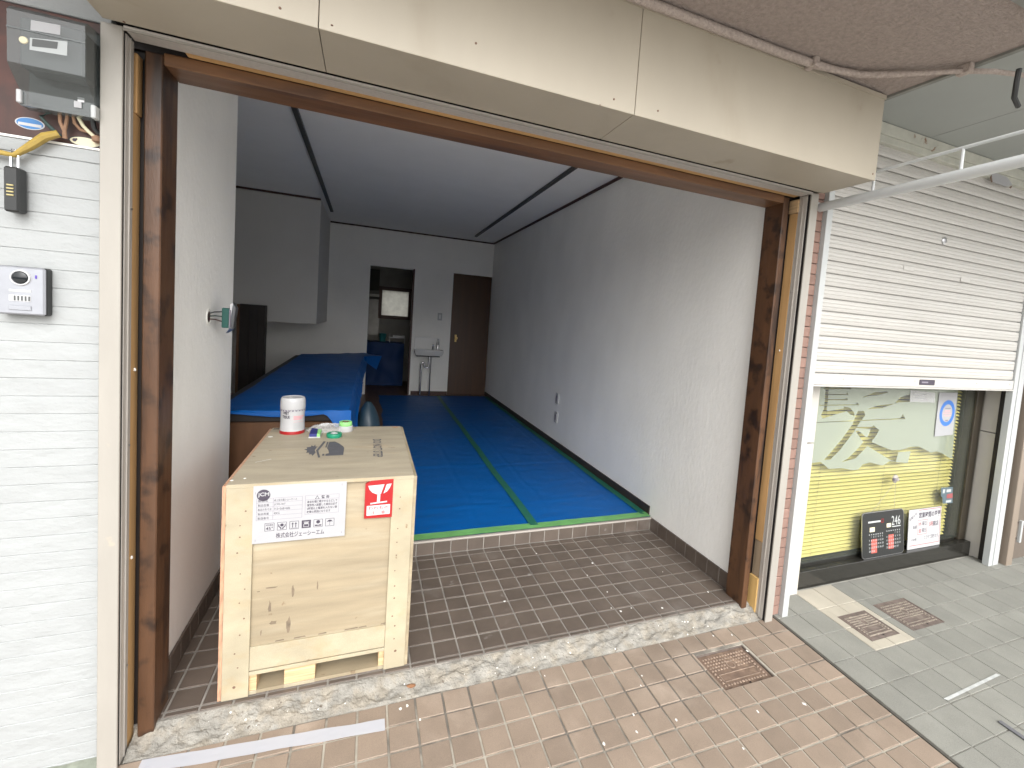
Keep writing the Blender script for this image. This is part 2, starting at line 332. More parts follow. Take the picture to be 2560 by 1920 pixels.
m_silver = mat('silver_intercom_face', (0.34, 0.35, 0.38), 0.35, metal=0.35, var=0.04, vs=30)
m_blk = mat('black_plastic', (0.018, 0.019, 0.019), 0.4)
m_lens = mat('camera_lens', (0.01, 0.012, 0.014), 0.06)
m_steel = mat('brushed_steel', (0.55, 0.55, 0.56), 0.3, metal=1.0)
m_yel = mat('yellow_insulating_tape', (0.36, 0.25, 0.055), 0.5, var=0.2, vs=40, bump=0.4, bs=60)
m_wire = mat('brown_old_wire', (0.26, 0.15, 0.09), 0.7, var=0.25, vs=60)
m_gwire = mat('dark_green_wire', (0.025, 0.05, 0.045), 0.5)
m_bluestk = mat('blue_sticker', (0.03, 0.17, 0.42), 0.4)
m_creamstk = mat('cream_sticker', (0.62, 0.57, 0.40), 0.5)
m_skin = mat('pink_print', (0.68, 0.32, 0.34), 0.5)
m_greencore = mat('light_green_tape_roll', (0.26, 0.60, 0.20), 0.5)
m_dkgreen = mat('dark_green_tape_roll', (0.01, 0.22, 0.12), 0.35)
m_navy = mat('navy_print', (0.03, 0.035, 0.17), 0.4)
m_bag = clear_mat('clear_polythene', (0.97, 0.97, 0.97), 0.70, 0.12, (0.8, 0.8, 0.8), 1.5)
m_tapew = clear_mat('white_tape_film', (0.9, 0.92, 0.95), 0.42, 0.3, (0.62, 0.64, 0.70), 1.3)
m_glass = clear_mat('window_glass', (0.95, 0.97, 0.95), 0.97, 0.01, (0.5, 0.55, 0.5), 1.5)
m_film = clear_mat('frosted_film', (0.72, 0.74, 0.66), 0.20, 0.35, (0.42, 0.43, 0.37), 1.45)
m_teal = mat('turquoise_bucket', (0.03, 0.22, 0.24), 0.4)
m_slate = mat('slate_plastic_sack', (0.018, 0.042, 0.062), 0.4, bump=0.4, bs=20)
m_stain_s = mat('stainless_sheet', (0.22, 0.21, 0.19), 0.4, metal=0.6, var=0.15, vs=8)
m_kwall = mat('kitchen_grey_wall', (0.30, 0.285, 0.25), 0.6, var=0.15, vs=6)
m_hood = mat('kitchen_hood', (0.08, 0.075, 0.06), 0.5, var=0.1, vs=6)
m_redwood = mat('red_brown_window_frame', (0.11, 0.055, 0.04), 0.5)
m_pane = mat('frosted_pane', (0.93, 0.92, 0.86), 0.5, var=0.10, vs=14, trans=0.93)
m_greenpaint = mat('blue_ring_print', (0.05, 0.17, 0.50), 0.4)
m_leaf = mat('dry_brown_chip', (0.20, 0.095, 0.045), 0.8, var=0.3, vs=60)
m_fleck = mat('white_paint_fleck', (0.75, 0.74, 0.70), 0.7)
m_rubber = mat('grey_rubber_strip', (0.12, 0.12, 0.13), 0.7, var=0.1, vs=30)
m_wallout = mat('grey_outer_render', (0.45, 0.43, 0.40), 0.9, var=0.08, vs=3, bump=0.3, bs=60)
m_joint = mat('grey_green_cement', (0.17, 0.185, 0.15), 0.95, var=0.3, vs=20, bump=0.6, bs=90)

# ------------------------------------------------------------------ ground, road, pavements
b = MB(); b.add([(-150, -150, -0.40), (150, -150, -0.40), (150, 150, -0.40), (-150, 150, -0.40)], [(0, 1, 2, 3)])
solo('ground', b, m_asphalt, 'flat ground under and around the shops', 'ground', kind='structure')
b = MB(); b.box(-60, 60, -9, -1.5, -0.39, -0.112); solo('road', b, mat('pale_bounce_street', (0.55, 0.535, 0.51), 0.85, var=0.10, vs=2), 'unseen street in front of the shops, made pale to bounce light', 'road', kind='structure')  # out-of-view street, made pale and brought close to bounce light indoors
XB = 2.645                                       # where the brown paving meets the grey paving
COV = [(2.040, 2.322, -0.378, -0.176), (3.000, 3.215, -0.345, -0.160), (3.315, 3.585, -0.352, -0.140)]
WHITE = (2.952, 3.256, -0.402, 0.075)
tilt = math.atan(GS)
def slab(name, x0, x1, y0, y1, m_, drop=0.0045, extra=None):
    b = MB()
    for X0, X1, Y0, Y1 in subtract((x0, x1, y0, y1), [(h[0]+.002, h[1]-.002, h[2]+.002, h[3]-.002) for h in COV]):
        b.add([(x, y, zg(y)-d) for d in (0.30, drop) for y in (Y0, Y1) for x in (X0, X1)], [(0, 1, 3, 2), (4, 6, 7, 5), (0, 4, 5, 1), (2, 3, 7, 6), (0, 2, 6, 4), (1, 5, 7, 3)])
    o = solo(name, b, m_, None, None, loc=(x0, y0, zg(y0)), kind='structure'); return o
def tile_mesh(name, w_, d_, m_, c=0.0016, h=0.012):
    return mesh_of(name, MB().box(-w_/2, w_/2, -d_/2, d_/2, -h, 0, c), m_)
def lay(parent, xs, ys, gap, m_, holes, fz, tl, name='tile', special=None, jit=0.0006, skirt=lambda x, y: True):
    """lay tiles between the joint lines xs, ys; those in view as objects, the rest as one part"""
    rest = MB(); cache = {}; n_ = 0
    for i in range(len(xs)-1):
        for j in range(len(ys)-1):
            for q in subtract((xs[i]+gap/2, xs[i+1]-gap/2, ys[j]+gap/2, ys[j+1]-gap/2), holes):
                cx, cy = (q[0]+q[1])/2, (q[2]+q[3])/2; w_, d_ = q[1]-q[0], q[3]-q[2]
                mm = special(cx, cy) if special else m_
                dz = rnd.uniform(-jit, jit)
                if inframe((cx, cy, fz(cy)), 50) and n_ < 300:
                    k = (round(w_, 4), round(d_, 4), mm.name)
                    if k not in cache: cache[k] = tile_mesh(name, w_, d_, mm)
                    inst(name, cache[k], parent, (cx, cy, fz(cy)+dz), (tl+rnd.uniform(-.004, .004), rnd.uniform(-.004, .004), rnd.uniform(-.004, .004))); n_ += 1
                else:
                    rest.add([(q[a], q[2+b_], fz(q[2+b_])+dz) for b_ in (0, 1) for a in (0, 1)], [(0, 1, 3, 2)])
    if rest.v: part('outlying_tiles', rest, m_, parent, kind='stuff')
pv = slab('pavement', -3.0, XB, -1.5, 0.12, m_grout)
xs = [-2.90+0.1005*0+0.1005*k-0.0 for k in range(0)]
x0 = 0.116
xs = [x0+0.1005*k for k in range(-30, 26)]
xs = [x for x in xs if x < XB-0.03]+[XB-0.006]
ys = sorted([-0.066-0.1005*k for k in range(0, 15)])
lay(pv, xs, ys, 0.0075, m_tile, [COV[0]], zg, tilt)
# sliver of tiles beside the right-hand rail
gp = slab('neighbour_pavement', XB, 9.0, -1.5, 0.20, m_greygrout)
xs = [XB+0.010]+[2.790+0.1545*k for k in range(0, 40)]
ys = sorted([0.075, -0.088]+[-0.088-0.1545*k for k in range(1, 10)])
def sp(cx, cy): return m_whitetile if WHITE[0] < cx < WHITE[1] and cy > WHITE[2] else m_greytile
xs2 = sorted(set(xs))
xs2 = [XB+0.010, 2.795, 2.952, 3.102, 3.256]+[3.256+0.1545*k for k in range(1, 38)]
lay(gp, xs2, ys, 0.0036, m_greytile, COV[1:], zg, tilt, special=sp)
b = MB(); b.box(XB-0.005, XB+0.008, -1.5, -0.03, -0.012, 0.0015)
for p in b.v: p.z += zg(p.y)
part('joint_filler', b, mat('dark_joint_filler', (0.07, 0.065, 0.055), 0.9, var=0.3, vs=30), gp)

# ------------------------------------------------------------------ covers set in the paving
def cover(name, r, label, m_, recess, seed):
    x0, x1, y0, y1 = r; R_ = random.Random(seed); cx, cy = (x0+x1)/2, (y0+y1)/2; zc_ = zg(cy)-recess
    t = thing(name, label, 'manhole cover', (cx, cy, zc_))
    tl = lambda b_: [setattr(p, 'z', p.z+GS*(p.y-cy)) for p in b_.v]
    b = MB().box(x0+0.006, x1-0.006, y0+0.006, y1-0.006, zc_-0.02, zc_, 0.002); tl(b); part('plate', b, m_, t)
    b = MB()
    for a in ((x0, x1, y0, y0+0.005), (x0, x1, y1-0.005, y1), (x0, x0+0.005, y0+0.005, y1-0.005), (x1-0.005, x1, y0+0.005, y1-0.005)): b.box(*a, zc_-0.02, zc_+min(recess, 0.004)+0.001)
    tl(b); part('frame', b, m_iron if m_ is m_rust else m_, t)
    b = MB(); nx = 15; ny = 10; W_, D_ = x1-x0-0.04, y1-y0-0.04
    band = (y0+0.045, y0+0.085)
    for i in range(nx):
        for j in range(ny):
            px, py = x0+0.02+W_*(i+.5)/nx, y0+0.02+D_*(j+.5)/ny
            if band[0]-0.008 < py < band[1]+0.008 and x0+0.035 < px < x1-0.035: continue
            if math.hypot(px-cx, py-cy-0.02) < 0.022: continue
            s_ = 0.0052*R_.uniform(.8, 1.1); b.box(px-s_, px+s_, py-s_*0.8, py+s_*0.8, zc_-0.001, zc_+0.0032, 0.0012)
    tl(b); ms_ = m_ruststud if m_ is m_rust else m_ironstud; part('raised_studs', b, ms_, t, kind='stuff')
    b = MB(); u0, u1 = x0+0.04, x1-0.04
    for a in ((u0, u1, band[0], band[0]+0.003), (u0, u1, band[1]-0.003, band[1]), (u0, u0+0.003, band[0], band[1]), (u1-0.003, u1, band[0], band[1])): b.box(*a, zc_-0.001, zc_+0.002)
    tl(b); part('raised_panel_rim', b, ms_, t)
    b = MB().lathe([(0.021, 0), (0.021, 0.002), (0.016, 0.002), (0.016, 0.0)], (cx, cy+0.02, zc_), 20, caps=False); tl(b); part('raised_ring', b, ms_, t)
    b = MB().lathe([(0.0045, 0), (0.0045, 0.0006)], (x0+W_*0.62, y0+0.014, zc_), 10); part('lifting_hole', b, m_black, t)
    return t
cover('manhole_cover', COV[0], 'rusty orange-brown square cover sunk into the brown tiles', m_rust, 0.014, 1)
cover('manhole_cover', COV[1], 'dark iron cover framed by pale cream tiles', m_iron, -0.001, 2)
cover('manhole_cover', COV[2], 'larger dark iron cover set in grey paving', m_iron, 0.001, 3)

# ------------------------------------------------------------------ entrance floor, step, threshold
XL, XR, YR, ZS, YBK, ZC = -0.036, 2.528, 0.909, 0.090, 5.969, 2.686
b = MB().box(-0.16, 2.62, 0.028, YR+0.3, -0.30, -0.0035); fl = solo('entrance_floor', b, m_ingrout, None, None, loc=(0, 0.03, 0), kind='structure')
xs = [XL]+[0.011+0.1*k for k in range(0, 26)]+[XR]
ys = [0.031]+[0.056+0.1*k for k in range(0, 9)]
ys = [0.031, 0.056]+[0.156+0.1*k for k in range(0, 7)]+[0.856, YR-0.002]
xs = [x for x in xs if x <= XR]; xs = sorted(set(round(x, 4) for x in xs))
ysx = [0.031]+[0.156+0.1*k for k in range(0, 8)]; ysx[-1] = YR-0.003
ys = [0.031, 0.056, 0.156, 0.256, 0.356, 0.456, 0.556, 0.656, 0.756, 0.856, YR-0.003]
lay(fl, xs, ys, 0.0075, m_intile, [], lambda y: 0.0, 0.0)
rt = {}
for i in range(len(xs)-1):                       # riser tiles
    w_ = xs[i+1]-xs[i]-0.006
    if w_ < 0.012: continue
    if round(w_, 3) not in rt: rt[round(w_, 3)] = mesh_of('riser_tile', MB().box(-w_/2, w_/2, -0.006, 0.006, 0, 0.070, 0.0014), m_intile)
    inst('riser_tile', rt[round(w_, 3)], fl, ((xs[i]+xs[i+1])/2, YR, 0.004))
part('riser_backing', MB().box(XL, XR, YR-0.0035, YR+0.05, 0, ZS-0.012), m_ingrout, fl)
part('step_nosing', MB().box(XL, XR, YR-0.010, YR+0.04, ZS-0.0125, ZS-0.002, 0.002), mat('grey_nosing', (0.40, 0.36, 0.32), 0.6), fl)
sk = mesh_of('skirting_tile', MB().box(-0.005, 0.005, -0.0475, 0.0475, 0, 0.086, 0.0014), m_intile)
for xw, s_ in ((XL, 1), (XR, -1)):
    for k in range(8): inst('skirting_tile', sk, fl, (xw+s_*0.006, 0.156+0.05+0.1*k-0.04, 0.001))
    part('skirting_bed', MB().box(min(xw, xw+s_*0.008), max(xw, xw+s_*0.008), 0.11, YR, 0, 0.083), m_ingrout, fl)
NX, NY = 330, 18
def thr(u, v):
    x = -0.055+u*2.61; y = 0.033-v*(0.098+0.010*noise.noise((x*5, 0, 3)))
    n1 = noise.fractal((x*9, y*16, 0.3), 0.9, 2.1, 5); n2 = noise.noise((x*38, y*46, 5)); n3 = noise.noise((x*90, y*90, 9))
    prof = -0.004-0.040*max(0, min(1, (v-0.10)/0.85))**0.9
    z = prof+(0.014*n1+0.007*n2+0.0035*n3)*min(1, v*5)*min(1, (1-v)*3+0.15)
    return (x, y, z if v < 0.999 else zg(y)-0.004)
b = MB().grid(thr, NX, NY); solo('threshold', b, m_conc, 'broken grey concrete sill strip across the shop opening', 'threshold', loc=(0, 0, -0.05), kind='structure')
b = MB().box(XL-1.27, XR, YR+0.04, YBK+1.9, -0.3, ZS-0.004); solo('raised_floor', b, m_oak, 'brown wooden raised floor inside the shop', 'floor', loc=(0, YR, 0), kind='structure')

# ------------------------------------------------------------------ shop: interior walls, ceiling, back of the room
iw = lambda name, label: thing(name, label, 'wall', (0, 0, 0))
t = thing('plaster_wall', 'long white plastered side wall right of the blue floor sheet', 'wall', (XR, 3, 0))
part('wall_face', MB().box(XR, XR+0.09, 0.115, YBK+0.1, -0.02, ZC+0.05), m_plaster, t)
part('skirting_board', MB().box(XR-0.010, XR-0.0005, YR+0.028, YBK, ZS-0.002, 0.157, 0.002), m_base, t)
part('crown_moulding', MB().box(XR-0.022, XR-0.0005, 0.13, YBK-0.02, ZC-0.022, ZC-0.001, 0.002), m_crown, t)
t = thing('plaster_wall', 'short white plastered wall beside the left brown post, ending at the step', 'wall', (XL, 0.5, 0))
part('wall_face', MB().box(XL-0.11, XL, 0.115, 0.985, -0.02, ZC+0.05, 0.003), m_plaster, t)
part('return_wall', MB().box(-1.36, XL-0.1105, 0.88, 0.98, -0.02, ZC+0.05), m_plaster, t)
t = thing('plaster_wall', 'dim white back wall with a doorway and a brown door', 'wall', (0.6, YBK, ZS))
DL, DR, DT = 0.599, 1.259, 2.102; EL, ER, ET = 1.875, XR-0.004, 2.118
b = MB(); y0, y1 = YBK, YBK+0.10
b.box(-1.36, DL, y0, y1, 0, ZC+0.05); b.box(DL, DR, y0, y1, DT, ZC+0.05); b.box(DR, EL, y0, y1, 0, ZC+0.05); b.box(EL, XR+0.05, y0, y1, ET, ZC+0.05)
part('wall_face', b, m_plaster, t)
part('skirting_board', MB().box(DR+0.03, EL-0.002, YBK-0.009, YBK-0.0005, ZS-0.002, 0.150, 0.002), m_crown, t)
part('crown_moulding', MB().box(0.02, XR-0.001, YBK-0.022, YBK-0.0005, ZC-0.022, ZC-0.001, 0.002), m_crown, t)
b = MB().box(DR-0.022, DR+0.004, YBK-0.004, YBK+0.104, ZS, DT+0.01); part('doorway_jamb', b, m_crown, t)
t = thing('plaster_wall', 'dim grey-white wall at the far left of the room', 'wall', (-1.30, 3, 0))
part('wall_face', MB().box(-1.40, -1.30, 0.98, YBK, 0, ZC+0.05), m_plaster, t)
t = thing('stair_bulkhead', 'boxed-in plaster bulkhead hanging under the ceiling at the back left', 'bulkhead', (-0.6, 5.2, 1.19))
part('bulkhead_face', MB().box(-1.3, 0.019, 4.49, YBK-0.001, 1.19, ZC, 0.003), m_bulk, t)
part('crown_moulding', MB().box(-1.3, 0.019, 4.468, 4.4895, ZC-0.022, ZC-0.001, 0.002), m_crown, t)
b = MB().box(-1.40, XR+0.09, 0.06, YBK+0.1, ZC, ZC+0.08); t = solo('ceiling', b, m_ceil, 'plain white ceiling of the empty shop', 'ceiling', loc=(0.6, 3, ZC), kind='structure')
for xa, ya, xb, yb_, lab in ((0.098, 0.9, 0.094, 5.10, 'black ceiling track ending near the plaster bulkhead'), (2.087, 0.9, 2.105, 5.48, 'black ceiling track running beside the right-hand plastered wall')):
    b = MB().prism([(xa-0.017, ya, ZC-0.022), (xa+0.017, ya, ZC-0.022), (xb+0.017, yb_, ZC-0.022), (xb-0.017, yb_, ZC-0.022)], (0, 0, 0.0215))
    t = thing('lighting_track', lab, 'track', (xa, 3, ZC-0.022), group='lighting tracks on the ceiling')
    part('channel', b, m_blk, t); part('end_cap', MB().box(xb-0.019, xb+0.019, yb_, yb_+0.012, ZC-0.024, ZC-0.0005, 0.002), m_blk, t)
# door, switch, outlets
t = thing('wooden_door', 'narrow dark brown veneered door in the back corner', 'door', ((EL+ER)/2, YBK, ZS))
d = part('leaf', MB().box(EL+0.004, ER-0.002, YBK+0.004, YBK+0.040, ZS, ET-0.004, 0.003), m_door, t)
part('knob_plate', MB().box(1.952, 1.984, YBK-0.001, YBK+0.005, 0.985, 1.105, 0.001), m_brass, d)
part('knob', MB().lathe([(0.006, 0), (0.007, -0.03), (0.022, -0.036), (0.026, -0.05), (0.018, -0.062)], (1.968, YBK, 1.05), 16, 'y'), m_brass, d, smooth=True)
part('door_backing', MB().box(EL-0.05, XR, YBK+0.06, YBK+0.10, 0, ET+0.05), m_black, t)
t = thing('light_switch', 'small white light switch plate above the wash basin', 'switch', (1.69, YBK-0.01, 1.32))
part('plate', MB().box(1.655, 1.725, YBK-0.008, YBK-0.0005, 1.325, 1.445, 0.002), m_white, t); part('rocker', MB().box(1.675, 1.705, YBK-0.012, YBK-0.008, 1.35, 1.42, 0.001), m_porc, t)
for zc_, lab in ((0.61, 'upper of two slim white wall boxes on the right plastered wall'), (0.405, 'lower of two slim white wall boxes on the right plastered wall')):
    t = thing('wall_outlet', lab, 'outlet', (XR-0.01, 2.765, zc_-0.055), group='wall boxes on the right wall')
    part('plate', MB().box(XR-0.012, XR-0.0005, 2.728, 2.80, zc_-0.058, zc_+0.058, 0.002), m_white, t)
    part('socket_face', MB().box(XR-0.0145, XR-0.012, 2.75, 2.78, zc_-0.03, zc_+0.03, 0.0005), m_inkgrey, t)
# wash basin
t = thing('wash_basin', 'small white wash basin with chrome waste pipes on the back wall', 'basin', (1.53, YBK-0.1, ZS))
part('splash_plate', MB().box(1.310, 1.715, YBK-0.014, YBK-0.0005, 0.835, 1.035, 0.003), m_porc, t)
def basin(u, v):
    a = u*2*math.pi; k = [(1.0, 0.842), (1.0, 0.79), (0.93, 0.752), (0.5, 0.745), (0.0, 0.745)][0]
    return k
b = MB(); ring = lambda sx, sy, z: [(1.530+sx*max(-1, min(1, 1.25*math.cos(q*2*math.pi/28))), YBK-0.002-sy*max(0, min(1, 0.5+0.62*math.sin(q*2*math.pi/28))), z) for q in range(28)]
rs = [ring(0.225, 0.23, 0.842), ring(0.225, 0.23, 0.80), ring(0.205, 0.21, 0.752), ring(0.15, 0.17, 0.745)]
vs = [p for r in rs for p in r]; b.add(vs, [(i*28+q, i*28+(q+1) % 28, (i+1)*28+(q+1) % 28, (i+1)*28+q) for i in range(3) for q in range(28)]+[tuple(range(84, 112))])
inner = [(1.530+(p[0]-1.530)*0.86, YBK-0.03+(p[1]-YBK+0.002)*0.82, 0.842) for p in rs[0]]; inner2 = [(1.530+(p[0]-1.530)*0.7, YBK-0.05+(p[1]-YBK+0.002)*0.62, 0.775) for p in rs[0]]
b.add(list(rs[0])+inner+inner2, [(q, (q+1) % 28, 28+(q+1) % 28, 28+q) for q in range(28)]+[(28+q, 28+(q+1) % 28, 56+(q+1) % 28, 56+q) for q in range(28)]+[tuple(range(56, 84))])
part('bowl', b, m_porc, t, smooth=True)
part('bracket', MB().box(1.335, 1.700, YBK-0.19, YBK-0.0005, 0.733, 0.7445, 0.002), m_blk, t)
part('soap_bottle', MB().lathe([(0.018, 0), (0.018, 0.12), (0.010, 0.135), (0.008, 0.16), (0.012, 0.165), (0.012, 0.18)], (1.675, YBK-0.07, 0.842), 14), m_chrome, t, smooth=True)
part('tap', MB().tube([(1.60, YBK-0.05, 0.842), (1.60, YBK-0.05, 0.91), (1.60, YBK-0.07, 0.925), (1.60, YBK-0.13, 0.915)], 0.010, 8), m_chrome, t, smooth=True)
part('waste_pipe', MB().tube([(1.545, YBK-0.10, 0.735), (1.545, YBK-0.10, 0.60)]+[(1.545-0.035+0.035*math.cos(a), YBK-0.10, 0.585-0.035*math.sin(a)) for a in [i*math.pi/8 for i in range(9)]]+[(1.4755-0.025+0.025*math.cos(a), YBK-0.10, 0.60+0.03*math.sin(a)) for a in [i*math.pi/8 for i in range(9)]]+[(1.4255, YBK-0.10, 0.55), (1.4255, YBK-0.10, ZS-0.003)], 0.015, 10), m_chrome, t, smooth=True)
part('supply_pipe', MB().tube([(1.575, YBK-0.08, 0.735), (1.575, YBK-0.08, ZS-0.003)], 0.010, 8), m_chrome, t, smooth=True)

# ------------------------------------------------------------------ kitchen seen through the doorway
KY = 7.5
t = thing('kitchen_room', 'dark kitchen behind the back doorway', 'room', (1.0, 6.8, ZS))
b = MB(); WX0, WX1, WZ0, WZ1 = 0.80, 1.33, 1.30, 1.84
b.box(0.2, WX0, KY, KY+0.1, 0, 2.45); b.box(WX1, 1.8, KY, KY+0.1, 0, 2.45); b.box(WX0, WX1, KY, KY+0.1, 0, WZ0); b.box(WX0, WX1, KY, KY+0.1, WZ1, 2.45)
part('back_wall', b, m_kwall, t)
part('side_wall', MB().box(0.1, 0.2, YBK+0.1, KY, 0, 2.45), m_kwall, t); part('side_wall', MB().box(1.7, 1.8, YBK+0.1, KY, 0, 2.45), m_kwall, t)
part('kitchen_ceiling', MB().box(0.1, 1.8, YBK+0.1, KY+0.1, 2.40, 2.5), m_kwall, t)
part('steel_splashback', MB().box(0.205, 0.79, KY-0.006, KY-0.0005, 0.95, 1.75), m_stain_s, t)
t = thing('kitchen_window', 'bright frosted window glowing in the dark back kitchen', 'window', ((WX0+WX1)/2, KY, WZ0))
for nm, a in (('frame_rail', (WX0-0.03, WX1+0.03, KY-0.03, KY+0.06, WZ1-0.035, WZ1+0.03)), ('frame_rail', (WX0-0.03, WX1+0.03, KY-0.03, KY+0.06, WZ0-0.03, WZ0+0.035)), ('frame_stile', (WX0-0.03, WX0+0.026, KY-0.028, KY+0.058, WZ0+0.035, WZ1-0.035)), ('frame_stile', (WX1-0.026, WX1+0.03, KY-0.028, KY+0.058, WZ0+0.035, WZ1-0.035))):
    part(nm, MB().box(*a), m_redwood, t)
part('pane', MB().box(WX0+0.024, WX1-0.024, KY+0.02, KY+0.024, WZ0+0.033, WZ1-0.033), m_pane, t)
t = thing('range_hood', 'dark hood hanging in the kitchen above the splashback', 'hood', (0.6, 7.2, 1.75))
part('canopy', MB().prism([(0.205, KY-0.01, 1.62), (0.205, KY-0.42, 1.66), (0.205, KY-0.42, 1.76), (0.205, KY-0.25, 2.15), (0.205, KY-0.01, 2.15)], (0.56, 0, 0)), m_hood, t)
part('rim', MB().box(0.205, 0.767, KY-0.428, KY-0.42, 1.655, 1.70), m_stain_s, t)
t = thing('kitchen_counter', 'low kitchen counter hidden under dark blue sheeting', 'counter', (0.85, 7.0, ZS))
part('cabinet', MB().box(0.21, 1.22, 6.97, KY-0.01, ZS, 0.84), m_darkw, t)
def kd(u, v):
    x = 0.30+0.92*u; s = v*1.15
    n_ = 0.03*noise.noise((x*6, s*5, 2))
    if s < 0.45: return (x, KY-0.20-s+0.0, 0.855+n_)
    return (x, KY-0.66+0.03-0.05*(s-0.45)+n_, 0.855-(s-0.45)*1.08)
b = MB().grid(kd, 26, 24); solo('kitchen_tarpaulin', b, m_ktarp, 'dark blue tarpaulin draped over the kitchen counter', 'tarpaulin', smooth=True)
p = at(*zm(560, 640, 1280, 2212)(1205, 640), y=7.1)
b = MB().lathe([(0.05, 0), (0.062, 0.14), (0.066, 0.145), (0.058, 0.145), (0.047, 0.01)], (0.86, 7.16, 0.86), 18); solo('bucket', b, m_teal, 'small turquoise bucket on the kitchen counter', 'bucket', smooth=True)
t = thing('wire_shelf', 'small pale shelf rack standing on the kitchen counter', 'shelf', (1.10, 7.2, 0.86))
part('shelf_board', MB().box(0.97, 1.25, 7.1, 7.3, 0.93, 0.945), m_white, t)
for xx in (0.975, 1.235): part('leg', MB().box(xx, xx+0.012, 7.11, 7.125, 0.84, 0.93 if xx > 1 else 1.02), m_white, t)
part('tray', MB().box(1.03, 1.24, 7.12, 7.26, 0.9455, 0.985, 0.004), m_porc, t)
# ------------------------------------------------------------------ dark panel at the back left
t = thing('wooden_panel', 'tall near-black wooden panel with a brown edge strip beside the draped counter', 'panel', (-0.64, 4.3, ZS))
part('panel_board', MB().box(-0.745, -0.498, 4.36, 4.48, ZS, 1.375, 0.003), m_darkw, t)
part('edge_strip', MB().box(-0.772, -0.7455, 4.36, 4.40, ZS, 1.37, 0.002), m_panelw, t)  # edge in a lighter brown than the board
for xx in (-0.66, -0.58): part('stile', MB().box(xx, xx+0.012, 4.352, 4.3598, ZS+0.05, 1.33), m_darkw, t)
# ------------------------------------------------------------------ counter under the blue sheet
t = thing('counter', 'long low counter with a brown wooden front under blue sheeting', 'counter', (0.15, 1.25, ZS))
part('front_panel', MB().box(-0.20, 0.49, 1.235, 1.255, ZS, 0.735, 0.002), m_panelw, t)
part('side_panel', MB().box(0.47, 0.492, 1.2555, 4.6, ZS, 0.735), m_panelw, t)
part('side_panel', MB().box(-0.20, -0.178, 1.2555, 4.6, ZS, 0.735), m_panelw, t)
part('worktop', MB().box(-0.21, 0.50, 1.215, 4.62, 0.7355, 0.795, 0.004), m_darkw, t)
def dr(u, v):                                     # sheet: u across (left edge .. top .. right hang), v along the counter
    yb0 = 1.205; L_ = 3.45+0.60*max(0, min(1, u/0.62)); y = yb0+L_*v
    wr = 0.010*noise.noise((u*6, y*2.4, 1.7))+0.006*noise.noise((u*17, y*7, 4))
    if u < 0.62:
        x = -0.215+(0.725+0.07*v*v)*(u/0.62); z = 0.803+wr*0.8
        if u < 0.03: z -= 0.02
        return (x, y, z)
    s = (u-0.62)/0.38; hang = (0.10+0.24*math.exp(-((y-1.35)/0.5)**2)+0.05*noise.noise((y*2.3, 0, 8)))*(1 if y < 4.7 else 0.25)
    x = 0.510+0.07*v*v+0.012*min(1, s*4)+0.04*s*s+0.005*math.sin(y*5+1)*s+wr
    return (x, y+0.03*s*math.sin(y*3), 0.803-hang*s**0.9+wr)
b = MB().grid(dr, 40, 110)
def fr(u, v):                                     # front lip, hanging lower round the right corner
    x = -0.215+0.74*u; drop = 0.024+0.012*math.sin(x*9)+(0.30*max(0, (u-0.80)/0.20)**1.6)
    return (x, 1.205-0.012*math.sin(v*1.5)-0.03*v*max(0, (u-0.80)/0.2), 0.803-drop*v+0.004*noise.noise((x*14, v*3, 2)))
b.grid(fr, 40, 8)
b.add([(0.505, 4.60, 0.804), (0.515, 5.20, 0.80), (0.80, 5.08, 0.785), (0.735, 4.98, 0.60)], [(0, 1, 2), (0, 2, 3)])
solo('counter_tarpaulin', b, m_blue2, 'bright blue tarpaulin draped over the long counter', 'tarpaulin', loc=(0.15, 1.2, 0.78), smooth=True)
b = MB()
def sack(u, v):
    a = u*2*math.pi; r = (0.105*math.sin(math.pi*min(1, v*0.86+0.12))**0.6)*(1+0.10*noise.noise((math.cos(a)*2, math.sin(a)*2, v*3)))
    return (0.625+r*math.cos(a), 1.98+r*math.sin(a)*1.2, ZS+0.60*v+0.02)
b.grid(sack, 24, 14); solo('plastic_sack', b, m_slate, 'slate-grey plastic sack standing beside the draped counter', 'sack', smooth=True)
# ------------------------------------------------------------------ blue sheet on the floor
def sh(u, v):
    y = YR+0.004+4.93*v; xl = 0.80+0.03*noise.noise((y*2.2, 1, 1))+0.02*math.sin(y*1.7)
    x = xl+(XR-0.012-xl)*u
    z = ZS+0.003+0.0035*noise.noise((x*4, y*13, 3))+0.0022*noise.noise((x*9, y*30, 6))+0.006*max(0, noise.noise((x*1.3, y*1.9, 9)))+0.004*math.exp(-(((y*1.12) % 1.0-0.5)/0.02)**2)+0.003*math.exp(-(((x*1.9+0.05*noise.noise((y*3, 0, 0))) % 1.0-0.5)/0.018)**2)
    return (x, y, max(z, ZS+0.0006))
b = MB().grid(sh, 90, 200); o = solo('floor_tarpaulin', b, m_blue, 'blue protective sheeting taped over the shop floor', 'tarpaulin', loc=(1.6, YR, ZS), smooth=True)
def ribbon(xa, ya, xb, yb_, w_, n_, dz=0.0105, seed=0):
    b = MB(); d_ = Vector((xb-xa, yb_-ya, 0)); L_ = d_.length; d_.normalize(); s_ = Vector((-d_.y, d_.x, 0))
    def f(u, v):
        q = Vector((xa, ya, 0))+d_*(L_*u)+s_*((v-0.5)*w_*(1+0.12*noise.noise((u*L_*3, v, seed)))+0.009*noise.noise((u*L_*1.3, 3, seed)))
        return (q.x, q.y, ZS+dz+0.0012*noise.noise((q.x*15, q.y*15, seed)))
    return b.grid(f, n_, 3)
part('tape_strip', ribbon(0.82, YR+0.030, XR-0.012, YR+0.030, 0.075, 90, seed=1), m_green, o, smooth=True)
